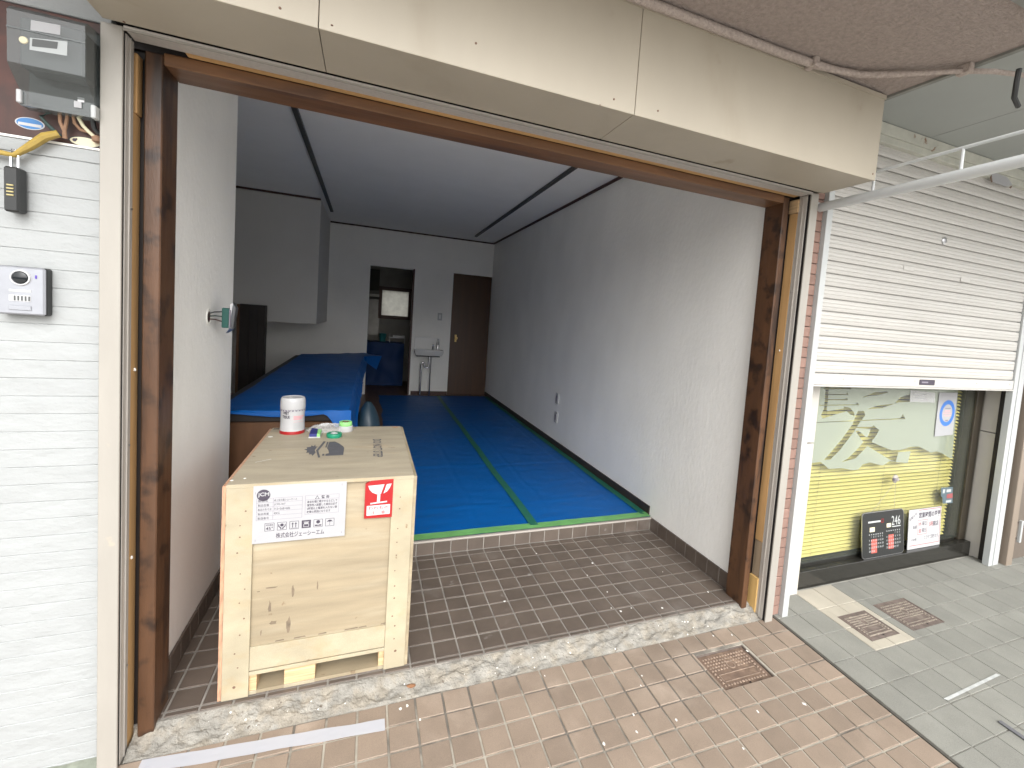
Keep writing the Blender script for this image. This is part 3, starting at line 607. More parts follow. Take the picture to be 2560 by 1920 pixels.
part('tape_strip', ribbon(XR-0.040, YR+0.04, XR-0.040, 5.8, 0.056, 90, seed=2), m_green2, o, smooth=True)
part('tape_strip', ribbon(1.652, YR+0.035, 1.709, 5.8, 0.055, 90, seed=3), m_green2, o, smooth=True)

# ------------------------------------------------------------------ timber opening frame
W_, H_ = 2.484, 2.086
t = thing('timber_frame', 'dark brown stained timber frame round the shop opening', 'door frame', (1.24, 0.06, -0.03))
part('post', MB().box(-0.043, 0.0, 0.0, 0.12, -0.032, H_+0.03, 0.003), m_stain, t)
part('post', MB().box(W_, W_+0.036, 0.0, 0.12, -0.028, H_+0.03, 0.003), m_stain, t)
part('lintel', MB().box(0.0005, W_-0.0005, 0.0, 0.12, H_, H_+0.036, 0.003), m_stainx, t)
part('furring_strip', MB().box(-0.105, -0.062, -0.020, 0.030, -0.045, 1.93, 0.002), m_pine, t)
part('furring_strip', MB().box(-0.100, -0.058, -0.006, 0.030, 1.931, 2.10, 0.002), m_pine, t)
part('furring_strip', MB().box(2.560, 2.60, -0.020, 0.030, 0.345, 2.045, 0.002), m_pine, t)
part('furring_strip', MB().box(2.562, 2.60, -0.018, 0.030, 0.1525, 0.3445, 0.002), mat('grey_weathered_strip', (0.30, 0.225, 0.15), 0.8, var=0.25, vs=8, stretch=(4, 4, 0.4)), t)
part('furring_block', MB().box(2.5525, 2.60, -0.024, 0.034, -0.04, 0.152, 0.002), mat('fresh_pine_block', (0.62, 0.40, 0.15), 0.6, var=0.12, vs=8, stretch=(5, 5, 0.3)), t)
part('furring_block', MB().box(2.552, 2.60, -0.024, 0.03, 2.046, 2.112, 0.002), m_edgeh, t)
part('top_furring_strip', MB().box(0.06, 2.548, -0.030, 0.002, 2.123, 2.150, 0.002), m_pinex, t)
for x0, x1 in ((-0.18, -0.0435), (W_+0.0365, 2.66)):      # rough dark backing behind the strips
    part('backing_board', MB().box(x0, x1, 0.035, 0.112, -0.04, 2.2), m_darkw, t)
part('backing_board', MB().box(-0.18, 2.66, 0.02, 0.112, 2.1225, 2.6), m_darkw, t)
for (x, y, z) in ((-0.06, 0.004, 1.17), (-0.06, -0.004, 0.58), (2.559, 0.0, 1.35)):
    part('foam_scrap', MB().lathe([(0.001, 0), (0.0035, 0.002), (0.003, 0.008), (0.001, 0.011)], (x, y, z), 7), m_fleck, t)
# ------------------------------------------------------------------ shutter guide rails
for s_, xi, lab in ((1, -0.058, 'cream steel shutter rail beside the white stucco wall'), (-1, 2.558, 'cream steel shutter rail beside the narrow brick pier')):
    t = thing('shutter_rail', lab, 'rail', (xi-s_*0.02, -0.06, zg(-0.09)), group='shutter rails of the open shop')
    q = lambda a, b_: (min(xi-s_*a, xi-s_*b_), max(xi-s_*a, xi-s_*b_))
    part('front_flange', MB().box(*q(0.0, 0.048), -0.092, -0.084, zg(-0.09)-0.002, 2.128, 0.0015), m_cream, t)
    part('rear_flange', MB().box(*q(0.002, 0.048), -0.068, -0.0205, zg(-0.09)-0.001, 2.122, 0.0015), m_alu, t)
    part('rear_rib', MB().box(*q(-0.001, 0.0018), -0.047, -0.042, -0.04, 2.12), m_alu, t)
    part('slot', MB().box(*q(0.004, 0.0475), -0.084, -0.068, -0.045, 2.12), m_black, t)
    for zz in (0.25, 0.95, 1.65): part('rail_screw', MB().lathe([(0.003, 0), (0.003, 0.0015)], (xi+s_*0.0005 if s_ > 0 else xi-0.002, -0.032, zz), 8, 'x'), m_steel, t)
# ------------------------------------------------------------------ fascia (shutter housing)
t = thing('fascia', 'beige sheet-metal shutter housing above the shop opening', 'fascia', (1.26, -0.22, 2.13))
jx = [-0.095, at(797, 40, y=-0.35).x, 1.398, 2.617]
for i in range(3):
    a, c_ = jx[i]+(0.001 if i else 0), jx[i+1]-0.001
    part('front_panel', MB().box(a, c_, -0.352, -0.345, 2.1275, 2.482, 0.0012), m_fascia, t)
    part('soffit_panel', MB().box(a, c_, -0.3445, -0.106, 2.130, 2.136, 0.0008), m_fascia, t)
part('end_panel', MB().box(2.611, 2.6165, -0.3445, -0.05, 2.1365, 2.482), m_fascia, t)
part('top_lip', MB().box(-0.095, 2.620, -0.356, -0.3525, 2.470, 2.486), m_fascia, t)
part('housing_core', MB().box(-0.09, 2.605, -0.335, -0.04, 2.150, 2.49), m_black, t)
part('slot_trim', MB().box(-0.055, 2.556, -0.099, -0.0305, 2.1215, 2.129, 0.0015), m_alu, t)
part('slot_trim_lip', MB().box(-0.055, 2.556, -0.0995, -0.094, 2.116, 2.1212), m_cream, t)
for (u, v) in ((1535, 248), (1645, 277), (2182, 435), (1190, 108), (700, 20), (2232-45, 150)):
    p = at(u, v, y=-0.3525); part('screw', MB().lathe([(0.0035, 0), (0.003, -0.002)], (p.x, -0.352, p.z), 8, 'y'), m_nail, t)
for (u, v) in ((1500, 262), (310, 54), (830, 62)):
    p = at(u, v, z=2.13); part('screw', MB().lathe([(0.003, 0), (0.003, -0.0018)], (p.x, p.y, 2.13), 8, 'z'), m_nail, t)
# ------------------------------------------------------------------ overhanging storey
t = thing('overhang', 'brown rough-stucco underside of the overhanging upper storey', 'building', (0.5, -0.5, 2.5))
b = MB().prism([(-3.0, -0.88, 2.498), (2.690, -0.88, 2.498), (2.625, -0.105, 2.498), (-3.0, -0.105, 2.498)], (0, 0, 3.5)); part('stucco_body', b, m_over, t)
b = MB().box(-3.0, 2.60, -0.1045, 7.58, 2.80, 6.0); part('upper_block', b, m_wallout, t)
b = MB().box(-3.0, 2.69, -0.900, -0.8805, 2.482, 2.56); part('edge_trim', b, m_trimg, t)
b = MB().prism([(2.6265, -0.105, 2.488), (2.6265+0.020, -0.105, 2.488), (2.712, -0.90, 2.488), (2.6915, -0.90, 2.488)], (0, 0, 0.09)); part('edge_trim', b, m_trimg, t)
t = thing('conduit', 'stucco-coated conduit pipe clipped along the fascia under the overhang', 'pipe', (2.0, -0.38, 2.47))
path = [(0.6, -0.370, 2.480), (1.2, -0.370, 2.480), (1.7, -0.372, 2.480), (2.0, -0.374, 2.480), (2.15, -0.380, 2.480), (2.25, -0.392, 2.479), (2.36, -0.418, 2.478), (2.45, -0.47, 2.477), (2.54, -0.535, 2.476), (2.64, -0.61, 2.475), (2.74, -0.67, 2.472), (2.86, -0.71, 2.470), (3.1, -0.77, 2.468), (3.4, -0.83, 2.466)]
part('pipe_run', MB().tube(path, [0.016]*5+[0.0125]*3+[0.0095]*3+[0.008]*3, 10), m_overpipe, t, smooth=True)
for i, (x, y) in enumerate(((2.145, -0.38), (2.655, -0.62))):
    part('clip', MB().box(x-0.013, x+0.013, y-0.024, y+0.026, 2.462, 2.499, 0.004), m_overpipe, t)
p = at(2548, 172, z=2.46)
b = MB().tube([p+Vector((0, 0, 0.0)), p+Vector((0.004, 0.004, -0.04)), p+Vector((0.035, 0.02, -0.085)), p+Vector((0.09, 0.03, -0.10))], 0.009, 8); part('hanging_cable', b, m_blk, t, smooth=True)

# ------------------------------------------------------------------ white stucco wall with its courses
SY = -0.05
t = thing('stucco_wall', 'white painted wall in narrow horizontal courses left of the opening', 'wall', (-0.7, 0.0, zg(SY)))
part('wall_body', MB().box(-3.0, -0.10, SY+0.006, 0.12, zg(SY)-0.02, 2.128), m_stucco, t)
part('wall_body', MB().box(-3.0, -0.0985, SY+0.0065, 0.12, 2.14, 2.497), m_stucco, t)
ph = 0.0507; n0 = -1
zr = [1.557+ph*k for k in range(-31, 5)]; zr = [z for z in zr if z > zg(SY)]
zr = [zg(SY)-0.002]+zr+[1.796]
cm = mesh_of('course', MB().box(-2.9, 0.0, -0.006, 0.0, 0.0001, ph-0.0001, 0.0017), m_stucco)
for i in range(len(zr)-1):
    h = zr[i+1]-zr[i]
    if abs(h-ph) < 1e-4: inst('course', cm, t, (-0.1005, SY+0.0065-0.0004*rnd.random(), zr[i]), (0, rnd.uniform(-.0004, .0004), 0))
    elif h > 0.012: part('course', MB().box(-3.0, -0.1005, SY+0.0003, SY+0.0064, zr[i]+0.0008, zr[i+1]-0.0006, 0.002), m_stucco, t)
part('upper_band', MB().box(-3.0, -0.0985, SY, SY+0.0062, 2.140, 2.497, 0.002), m_stucco, t)
def foot(u, v):
    x = -1.2+1.1*u; return (x, SY-0.001-0.012*v+0.004*noise.noise((x*12, v, 1)), zg(SY)+0.030*(1-v)+0.006*noise.noise((x*17, v*2, 2))-0.004)
part('cement_foot', MB().grid(foot, 60, 3), m_joint, t)
# ------------------------------------------------------------------ meter board and what hangs on it
MY = SY+0.004
t = thing('meter_board', 'dark brown board behind the electricity meter', 'board', (-0.22, MY, 1.797))
part('board', MB().box(-3.0, -0.1005, MY, MY+0.05, 1.797, 2.139, 0.002), m_boardm, t)
part('ledge', MB().box(-3.0, -0.1005, MY-0.004, MY-0.0003, 1.797, 1.803), m_fleck, t)
z2_ = zm(0, 0, 320, 1327)
t = thing('electricity_meter', 'grey smoked-plastic electricity meter on the dark brown board', 'electricity meter', (-0.19, MY, 1.87))
yf = -0.15
part('back_plate', MB().box(-0.262, -0.108, MY-0.022, MY-0.0005, 1.885, 2.10, 0.004), m_meter, t)
part('meter_body', MB().box(-0.247, -0.120, -0.132, MY-0.0225, 1.955, 2.078, 0.006), m_meter, t)
prof = [(MY-0.0225, 2.098), (yf+0.012, 2.092), (yf, 2.080), (yf, 1.955), (yf+0.012, 1.940), (-0.105, 1.905), (-0.105, 1.868), (MY-0.0225, 1.868)]
b = MB(); P = [(-0.259, y, z) for y, z in prof]; Q = [(-0.111, y, z) for y, z in prof]; n_ = len(P)
Pm = [(-0.253, y, z) for y, z in prof]; b.prism(P, (0.148, 0, 0)); cv = part('cover', b, m_cover, t)
part('cover_seam', MB().box(-0.2595, -0.1105, yf-0.0022, yf-0.0002, 2.036, 2.0395), m_cover, cv)
pl = [z2_(320, 205), z2_(628, 262), z2_(622, 362), z2_(315, 312)]
part('rating_label', MB().prism([at(*q, y=yf-0.0006) for q in pl], (0, 0.0004, 0)), m_paper, t)
q4 = [z2_(310, 390), z2_(700, 430), z2_(695, 578), z2_(305, 515)]
part('display_frame', MB().prism([at(*q, y=yf-0.0006) for q in q4], (0, 0.0004, 0)), mat('grey_display_plate', (0.36, 0.38, 0.38), 0.4), t)
q5 = [z2_(335, 400), z2_(600, 435), z2_(590, 505), z2_(330, 478)]
part('display', MB().prism([at(*q, y=yf-0.0014) for q in q5], (0, 0.0006, 0)), m_meter, t)
p = at(*z2_(243, 415), y=yf-0.0005); part('seal_screw', MB().lathe([(0.009, 0), (0.008, -0.002)], (p.x, yf, p.z), 14, 'y'), m_creamstk, t)
for a, c_, mm in (((770, 1045), (848, 1125), m_paper), ((805, 1005), (875, 1065), m_white)):
    p, q = at(*z2_(*a), y=-0.107), at(*z2_(*c_), y=-0.107)
    part('terminal_tag', MB().box(min(p.x, q.x), max(p.x, q.x), -0.1066-(0.001 if mm is m_white else 0.002), -0.1056, min(p.z, q.z), max(p.z, q.z)), mm, t)
part('latch', MB().box(-0.264, -0.2535, -0.112, -0.09, 1.872, 1.905, 0.002), m_white, t); part('latch', MB().box(-0.117, -0.106, -0.112, -0.09, 1.866, 1.900, 0.002), m_rail, t)
t = thing('meter_wires', 'old brown and green wires hanging below the electricity meter', 'wires', (-0.2, -0.08, 1.80))
for pts_, r_, mm in (([(-0.215, -0.075, 1.872), (-0.232, -0.078, 1.855), (-0.222, -0.070, 1.838), (-0.198, -0.066, 1.815)], 0.0045, m_gwire),
                     ([(-0.196, -0.075, 1.872), (-0.196, -0.072, 1.85), (-0.190, -0.068, 1.83), (-0.192, -0.064, 1.812)], 0.004, m_wire), ([(-0.180, -0.075, 1.872), (-0.184, -0.072, 1.85), (-0.189, -0.068, 1.832), (-0.189, -0.064, 1.812)], 0.004, m_wire),
                     ([(-0.168, -0.075, 1.872), (-0.168, -0.070, 1.855), (-0.158, -0.064, 1.842), (-0.138, -0.056, 1.840)], 0.004, m_wire), ([(-0.158, -0.075, 1.872), (-0.150, -0.070, 1.852), (-0.138, -0.064, 1.838), (-0.127, -0.060, 1.828)], 0.0045, m_creamstk),
                     ([(-0.128, -0.075, 1.87), (-0.126, -0.070, 1.85), (-0.120, -0.064, 1.84)], 0.006, m_blk)):
    part('wire', MB().tube(pts_, r_, 8), mm, t, smooth=True)
part('taped_joint', MB().lathe([(0.004, 0), (0.011, 0.004), (0.012, 0.014), (0.006, 0.020)], (-0.124, -0.060, 1.814), 10), m_wire, t, smooth=True)
p0, p1, p2 = at(0, 381, y=-0.072), at(35, 388, y=-0.075), at(147, 334, y=-0.068)
b = MB()
pts_ = [p0+Vector((-0.25, 0, 0.03)), p0, p1, p1.lerp(p2, 0.35)+Vector((0, 0, 0.003)), p1.lerp(p2, 0.7)+Vector((0, -0.002, 0.008)), p2]
b.tube(pts_, [0.006, 0.007, 0.0065, 0.010, 0.0115, 0.009], 9); solo('taped_cable', b, m_yel, 'cable wrapped in yellow tape sagging below the meter', 'cable', smooth=True)
# stickers
for (c_, ru, rv, mm, lab, mm2) in (((75, 309), 0.030, 0.0155, m_white, 'blue and white oval sticker on the meter board', m_bluestk), ((213, 355), 0.036, 0.0135, m_blk, 'cream oval sticker on the meter board', m_creamstk)):
    p = at(*c_, y=MY-0.001)
    t = thing('oval_sticker', lab, 'sticker', (p.x, MY, p.z-rv))
    b = MB(); disc(b, p, X_, Z_, 0, 0, ru, 32, rv); part('rim', b, mm, t)
    b = MB(); disc(b, p+Vector((0, -0.0004, 0)), X_, Z_, 0, 0, ru*0.90, 32, rv*0.88); part('face', b, mm2, t)
    if mm2 is m_bluestk:
        b = MB(); rect(b, p+Vector((0, -0.0008, 0)), X_, Z_, -ru*0.78, ru*0.78, -rv*0.45, rv*0.02); part('writing_strip', b, m_white, t)
    else:
        b = MB(); disc(b, p+Vector((0, -0.0008, 0)), X_, Z_, -ru*0.62, 0.001, 0.0045); disc(b, p+Vector((0, -0.0008, 0)), X_, Z_, -ru*0.62+0.004, 0.004, 0.0025); part('mark', b, m_ink, t)
# key box
t = thing('key_padlock', 'black combination key padlock hanging from the yellow-taped cable', 'padlock', (-0.30, -0.075, 1.59))
K0, K1 = at(8, 413, y=-0.09), at(47, 531, y=-0.09)
bd_ = part('body', MB().box(K0.x, K1.x+0.0005, -0.092, -0.056, K1.z, K0.z, 0.004), m_blk, t)
for k in range(4):
    z_ = K1.z+0.040+0.0085*k; part('number_dial', MB().box(K0.x+0.007, K1.x-0.008, -0.0945, -0.0915, z_, z_+0.0042, 0.0008), mat('brass_dial', (0.42, 0.36, 0.18), 0.4, metal=0.6), bd_)
cx = (K0.x+K1.x)/2; part('shackle', MB().tube([(cx-0.008, -0.074, K0.z-0.004), (cx-0.008, -0.074, K0.z+0.035), (cx-0.005, -0.074, K0.z+0.046), (cx+0.001, -0.074, K0.z+0.046), (cx+0.006, -0.074, K0.z+0.035), (cx+0.006, -0.074, K0.z-0.004)], 0.0035, 8), m_chrome, t, smooth=True)
# intercom
t = thing('intercom', 'silver video doorbell panel on the white stucco wall', 'intercom', (-0.30, SY, 1.325))
I0, I1 = at(0, 665, y=-0.085), at(113, 790, y=-0.085)
xi0, xi1, zi0, zi1 = I1.x-0.098, I1.x, I1.z, at(113, 672, y=-0.085).z
part('back_box', MB().box(xi0+0.002, xi1-0.001, -0.076, SY+0.001, zi0-0.001, zi1+0.001, 0.004), m_blk, t)
part('face_plate', MB().box(xi0, xi1, -0.087, -0.0765, zi0, zi1, 0.004), m_silver, t)
c_ = at(51, 694, y=-0.088)
ln = part('lens_ring', MB().lathe([(0.0215, 0), (0.020, -0.004), (0.017, -0.004)], (c_.x, -0.0868, c_.z), 28, 'y', caps=False), m_white, t, smooth=True)
part('lens', MB().lathe([(0.0172, 0), (0.015, -0.004), (0.008, -0.006), (0.001, -0.0065)], (c_.x, -0.0868, c_.z), 24, 'y'), m_lens, ln, smooth=True)
p = at(90, 696, y=-0.0875); part('indicator', MB().box(p.x-0.0018, p.x+0.0018, -0.0882, -0.0868, p.z-0.001, p.z+0.008), mat('violet_led', (0.10, 0.06, 0.35), 0.3), t)
a, c2_ = at(22, 736, y=-0.0875), at(77, 755, y=-0.0875)
part('grille_plate', MB().box(a.x, c2_.x, -0.0882, -0.0868, c2_.z, a.z, 0.0004), m_white, t)
for k in range(5):
    x_ = a.x+0.010+0.0072*k; part('grille_slot', MB().box(x_, x_+0.0036, -0.0888, -0.08815, c2_.z+0.002, a.z-0.002), m_meter, t)
a, c2_ = at(22, 762, y=-0.0875), at(79, 777, y=-0.0875); part('call_button', MB().box(a.x, c2_.x, -0.0895, -0.0868, c2_.z, a.z, 0.001), m_silver, t)
a, c2_ = at(22, 722, y=-0.0875), at(78, 732, y=-0.0875); part('name_slot', MB().box(a.x, c2_.x, -0.0880, -0.0868, c2_.z, a.z, 0.0004), m_rail, t)
# ------------------------------------------------------------------ wall box dangling from the left plaster wall
B3 = zm(500, 720, 700, 1659)
t = thing('switch_mount', 'loose switch mount hanging on wires out of the left plaster wall', 'switch', (0.0, 0.68, 1.26))
b = MB().lathe([(0.035, 0.0), (0.033, 0.004), (0.026, 0.004), (0.024, 0.0005)], (XL, 0.605, 1.33), 18, 'x'); part('wall_hole_rim', b, m_fleck, t)
b = MB().lathe([(0.025, 0.0006), (0.024, 0.0012)], (XL, 0.605, 1.33), 18, 'x'); part('wall_hole', b, m_crown, t)
part('bracket', MB().prism([(XL+0.055, 0.64, 1.262), (XL+0.075, 0.66, 1.28), (XL+0.085, 0.66, 1.375), (XL+0.078, 0.645, 1.395), (XL+0.068, 0.64, 1.39), (XL+0.066, 0.64, 1.28)], (0.002, 0.035, 0)), m_steel, t)
part('switch_body', MB().box(XL+0.040, XL+0.066, 0.632, 0.664, 1.285, 1.372, 0.003), mat('green_switch_body', (0.02, 0.10, 0.085), 0.4), t)
part('terminal_strip', MB().box(XL+0.066, XL+0.072, 0.634, 0.662, 1.29, 1.365, 0.001), m_inkgrey, t)
for k in range(3): part('wire', MB().tube([(XL+0.002, 0.605, 1.345-0.012*k), (XL+0.02, 0.610+0.006*k, 1.352-0.016*k), (XL+0.042, 0.645, 1.355-0.022*k)], 0.0028, 6), (m_blk, m_gwire, m_crown)[k], t, smooth=True)

# ------------------------------------------------------------------ the plywood crate
CX0, CX1, CY0, CY1, CZ = 0.160, 0.798, 0.050, 0.872, 0.782
t = thing('plywood_crate', 'large pale plywood crate with a white shipping label and red sticker', 'crate', (0.48, 0.46, 0.0))
part('lid', MB().box(CX0+0.012, CX1-0.012, CY0+0.0015, CY1, CZ-0.013, CZ, 0.001), m_plytop, t)
fp = part('front_panel', MB().box(CX0+0.014, CX1-0.014, CY0+0.010, CY0+0.020, 0.092, CZ-0.0135), m_ply, t)
part('back_panel', MB().box(CX0+0.014, CX1-0.014, CY1-0.012, CY1-0.001, 0.092, CZ-0.0135), m_ply, t)
for a, c_ in ((CX0, CX0+0.0115), (CX1-0.0115, CX1)):
    sp_ = part('side_panel', MB().box(a, c_, CY0+0.002, CY1-0.0002, 0.004, CZ-0.004, 0.0008), m_plyedge if a < 0.3 else m_ply, t)
for k, (a, c_) in enumerate(((CX0+0.0118, CX0+0.093), (CX1-0.090, CX1-0.0118))):
    s_ = part('corner_batten', MB().box(a, c_, CY0, CY0+0.0098, 0.002, CZ-0.0135, 0.001), m_plystrip, t)
    for q in range(12):
        z_ = 0.06+0.058*q+rnd.uniform(-.015, .015); x_ = (a+c_)/2+rnd.uniform(-.004, .022)*(1 if k == 0 else -1); r_ = rnd.uniform(.0022, .0036) if q else 0.0055
        part('nail', MB().lathe([(r_, 0.0005), (r_*0.8, -0.0006)], (x_, CY0, z_), 8, 'y'), m_nail, s_)
part('top_batten', MB().box(CX0+0.0118, CX1-0.0118, CY0-0.0005, CY0+0.0012, CZ-0.013, CZ-0.0002), m_plystrip, t)
part('bottom_batten', MB().box(CX0+0.0935, CX1-0.0905, CY0+0.0015, CY0+0.0098, 0.097, 0.184, 0.001), m_plystrip, t)
part('deck_board', MB().box(CX0+0.0118, CX1-0.0118, CY0+0.0025, CY1-0.002, 0.078, 0.0915, 0.001), m_plystrip, t)
for yy in (CY0+0.012, 0.42, CY1-0.10):
    for a, c_ in ((CX0+0.0118, 0.276), (0.363, 0.465), (0.688, CX1-0.0118)): part('pallet_block', MB().box(a, c_, yy, yy+0.085, 0.013, 0.0778, 0.001), m_edgeh, t)
for a, c_ in ((CX0+0.0118, 0.276), (0.363, 0.465), (0.688, CX1-0.0118)): part('skid', MB().box(a, c_, CY0+0.010, CY1-0.004, 0.0, 0.0128, 0.001), m_plystrip, t)
part('lower_board', MB().box(CX0+0.0935, CX1-0.0905, CY0+0.012, CY0+0.095, 0.0005, 0.0125), m_ply, t)
part('lower_board', MB().box(CX0+0.0935, CX1-0.0905, 0.60, 0.69, 0.0005, 0.0125), m_ply, t)
# scuffs on the front
b = MB(); R_ = random.Random(3)
for (u, v, wd, ht) in ((580, 720, 16, 80), (735, 860, 22, 95), (770, 580, 14, 70), (505, 935, 8, 30), (600, 560, 60, 14), (975, 545, 8, 50), (605, 850, 40, 26), (485, 595, 20, 6)):
    p = at(500+u*.3014, 1300+v*.3014, y=CY0+0.0098); k = 9
    pp = [(p.x+wd*.00042*math.cos(i*2*math.pi/k)*R_.uniform(.4, 1.0), CY0+0.0097, p.z+ht*.00042*math.sin(i*2*math.pi/k)*R_.uniform(.4, 1.0)) for i in range(k)]
    b.poly(pp)
for (x, w2) in ((0.33, 0.03), (0.39, 0.04), (0.47, 0.03), (0.56, 0.05), (0.61, 0.03), (0.69, 0.03)):
    b.poly([(x, CY0+0.0097, 0.186), (x+w2, CY0+0.0097, 0.186+0.001), (x+w2*0.9, CY0+0.0097, 0.192), (x+0.002, CY0+0.0097, 0.1905)])
part('scuff_mark', b, m_scuff, fp)
part('side_label', MB().box(CX0+0.020, CX0+0.055, CY1-0.035, CY1-0.012, CZ+0.0002, CZ+0.0008), m_iron, t); part('side_label', MB().box(CX1-0.055, CX1-0.028, CY1-0.040, CY1-0.014, CZ+0.0002, CZ+0.0008), m_plyedge, t)
for (u, v, r_) in ((579, 1201, 5), (612, 1196, 4), (676, 1092, 9)):
    p = at(u, v, z=CZ); b = MB().lathe([(0.0012*r_, 0.0002), (0.0008*r_, 0.0010)], (p.x, p.y, CZ), 9); part('plaster_splash', b, m_fleck, t)
p, q = at(638, 1156, z=CZ+.0004), at(678, 1148, z=CZ+.0004); b = MB(); b.poly([p, q, q+Vector((0, .004, 0)), p+Vector((0, .0025, 0))]); part('plaster_splash', b, m_fleck, t)
# stencil on the lid: DO NOT STEP and the shoe sign, printed in perspective-free lid coordinates
B4 = zm(500, 1000, 900, 1659)
b = MB(); L4 = lambda pts_: [at(*B4(*q), z=CZ+0.0005) for q in pts_]
for pg in ([(1195, 462), (1200, 485), (1218, 480), (1190, 520), (1200, 545), (1165, 580), (1155, 562), (1130, 565), (1132, 545), (1100, 548), (1112, 525), (1080, 512), (1112, 505), (1105, 490), (1150, 485), (1155, 470), (1180, 480)],
           [(1203, 523), (1284, 426), (1305, 432), (1227, 527), (1247, 595), (1225, 598)], [(1298, 490), (1318, 432), (1334, 436), (1313, 493)], [(1265, 577), (1270, 558), (1291, 557), (1289, 578)],
           [(1316, 498), (1341, 433), (1400, 430), (1440, 448), (1482, 478), (1496, 495), (1485, 570), (1300, 579), (1302, 558), (1336, 552), (1333, 525)]): b.poly(L4(pg))
part('stencil_sign', b, m_lid, t); b = MB()
p = at(*zm(500, 960, 1100, 2212)(1372, 515), z=CZ+0.0005); q = at(*zm(500, 960, 1100, 2212)(1350, 684), z=CZ+0.0005)
text(b, 'DO NOT STEP', Vector((0.640, p.y, CZ+0.0005)), -Y_, X_, w=p.y-q.y, h=0.040, bold=0.02)
part('stencil_lettering', b, m_lid, t)
# shipping label (A4) on the front
O = Vector((0.2515, CY0-0.0002, 0.566)); LW, LH = 0.2955, 0.2075
lb = part('shipping_label', MB().box(O.x, O.x+LW, CY0-0.0006, CY0+0.0099, O.z, O.z+LH), m_paper, t)
O1 = Vector((O.x, CY0-0.0010, O.z)); O2 = Vector((O.x, CY0-0.0014, O.z))
def lp(u, v): return u*LW, v*LH                  # label coordinates 0..1
def R1(mb, u0, u1, v0, v1, OO=O1): rect(mb, OO, X_, Z_, u0*LW, u1*LW, v0*LH, v1*LH)
def T1(mb, s_, u0, v0, wd, ht, bold=0.0, OO=O1): text(mb, s_, OO+X_*(u0*LW)+Z_*(v0*LH), X_, Z_, w=wd*LW, h=ht*LH, bold=bold)
b = MB(); disc(b, O1, X_, Z_, 0.105*LW, 0.835*LH, 0.0205); part('logo_disc', b, m_ink, lb)
b = MB(); T1(b, 'jCM', 0.048, 0.80, 0.115, 0.085, 0.03, O2); part('logo_letters', b, m_paper, lb)
b = MB()
for v in (0.40, 0.475, 0.550, 0.625, 0.70, 0.775): R1(b, 0.035, 0.515, v, v+0.0035)
for u in (0.035, 0.205, 0.512): R1(b, u, u+0.003, 0.40, 0.7785)
for v in (0.445, 0.78): R1(b, 0.545, 0.92, v, v+0.0035)
R1(b, 0.545, 0.92, 0.705, 0.7085)
for u in (0.545, 0.917): R1(b, u, u+0.003, 0.445, 0.7835)
part('table_lines', b, m_inkgrey, lb)
b = MB()
for k, (s1, s2) in enumerate((('製品名', '卓上型冷蔵ショーケース'), ('製品型番', 'JCMS-46T'), ('製品外形寸法', '715×568×686'), ('製品質量', '43KG'), ('製造番号', ''))):
    v = 0.715-0.075*k; T1(b, s1, 0.05, v, (0.10, 0.115, 0.14, 0.115, 0.115)[k], 0.042)
    if s2: T1(b, s2, 0.215, v, (0.24, 0.12, 0.17, 0.06, 0.1)[k], 0.040)
part('table_text', b, m_ink, lb)
b = MB(); T1(b, '警 告', 0.72, 0.715, 0.09, 0.055, 0.02)
shape(b, O1, X_, Z_, [(0.650*LW, 0.712*LH), (0.700*LW, 0.712*LH), (0.675*LW, 0.775*LH)])
for k, s1 in enumerate(('本体を横に寝かせるなどして', '運搬搬入設置した場合は必ず', '2時間以上電源を入れない事', '故障の原因になります')): T1(b, s1, 0.565, 0.645-0.060*k, 0.335 if k < 3 else 0.26, 0.046, 0.012)
T1(b, '株式会社ジェーシーエム', 0.245, 0.065, 0.52, 0.095, 0.010)
part('warning_text', b, m_ink, lb)
b = MB(); shape(b, O2, X_, Z_, [(0.658*LW, 0.718*LH), (0.692*LW, 0.718*LH), (0.675*LW, 0.762*LH)]); part('triangle_inner', b, m_paper, lb)
b = MB(); iu = [0.125+0.130*k for k in range(6)]; s_ = 0.100; v0, v1 = 0.205, 0.345
for k in range(6):
    if k == 3: R1(b, iu[k], iu[k]+s_, v0, v1)
    else: frame(b, O1, X_, Z_, iu[k]*LW, (iu[k]+s_)*LW, v0*LH, v1*LH, 0.0013)
T1(b, '45°', iu[0]+0.012, v0+0.018, 0.075, 0.055, 0.012); T1(b, '傾斜厳禁', iu[0]+0.012, v1-0.052, 0.075, 0.032)
c_ = lambda k: (iu[k]+s_/2)
U_ = lambda k, pts_: shape(b, O1, X_, Z_, [((c_(k)+x*s_)*LW, (0.275+y*0.14)*LH) for x, y in pts_])
U_(1, [(0, .34), (.17, .25), (.17, .02), (0, -.08), (-.17, .02), (-.17, .25)])
for s2 in (1, -1): U_(1, [(s2*.38, .25), (s2*.38, -.05), (s2*.16, -.25), (s2*.16, -.40), (s2*.04, -.40), (s2*.04, -.2), (s2*.28, .0), (s2*.31, .25)][::s2])
for s2 in (-.17, .17): U_(2, [(s2-.04, -.30), (s2+.04, -.30), (s2+.04, .12), (s2+.13, .12), (s2, .36), (s2-.13, .12), (s2-.04, .12)])
U_(2, [(-.36, -.40), (.36, -.40), (.36, -.36), (-.36, -.36)])
U_(4, [(0, .40), (.2, .30), (.2, .04), (0, -.08), (-.2, .04), (-.2, .30)]); U_(4, [(-.36, -.2), (-.08, -.2), (0, -.30), (.08, -.2), (.36, -.2), (.36, -.36), (-.36, -.36)])
U_(5, [(-.34, .04), (-.2, .24), (0, .32), (.2, .24), (.34, .04), (.17, .09), (0, .05), (-.17, .09)]); U_(5, [(-.018, .06), (.018, .06), (.018, -.30), (-.018, -.30)]); U_(5, [(-.08, -.30), (.018, -.30), (.018, -.34), (-.08, -.34)])
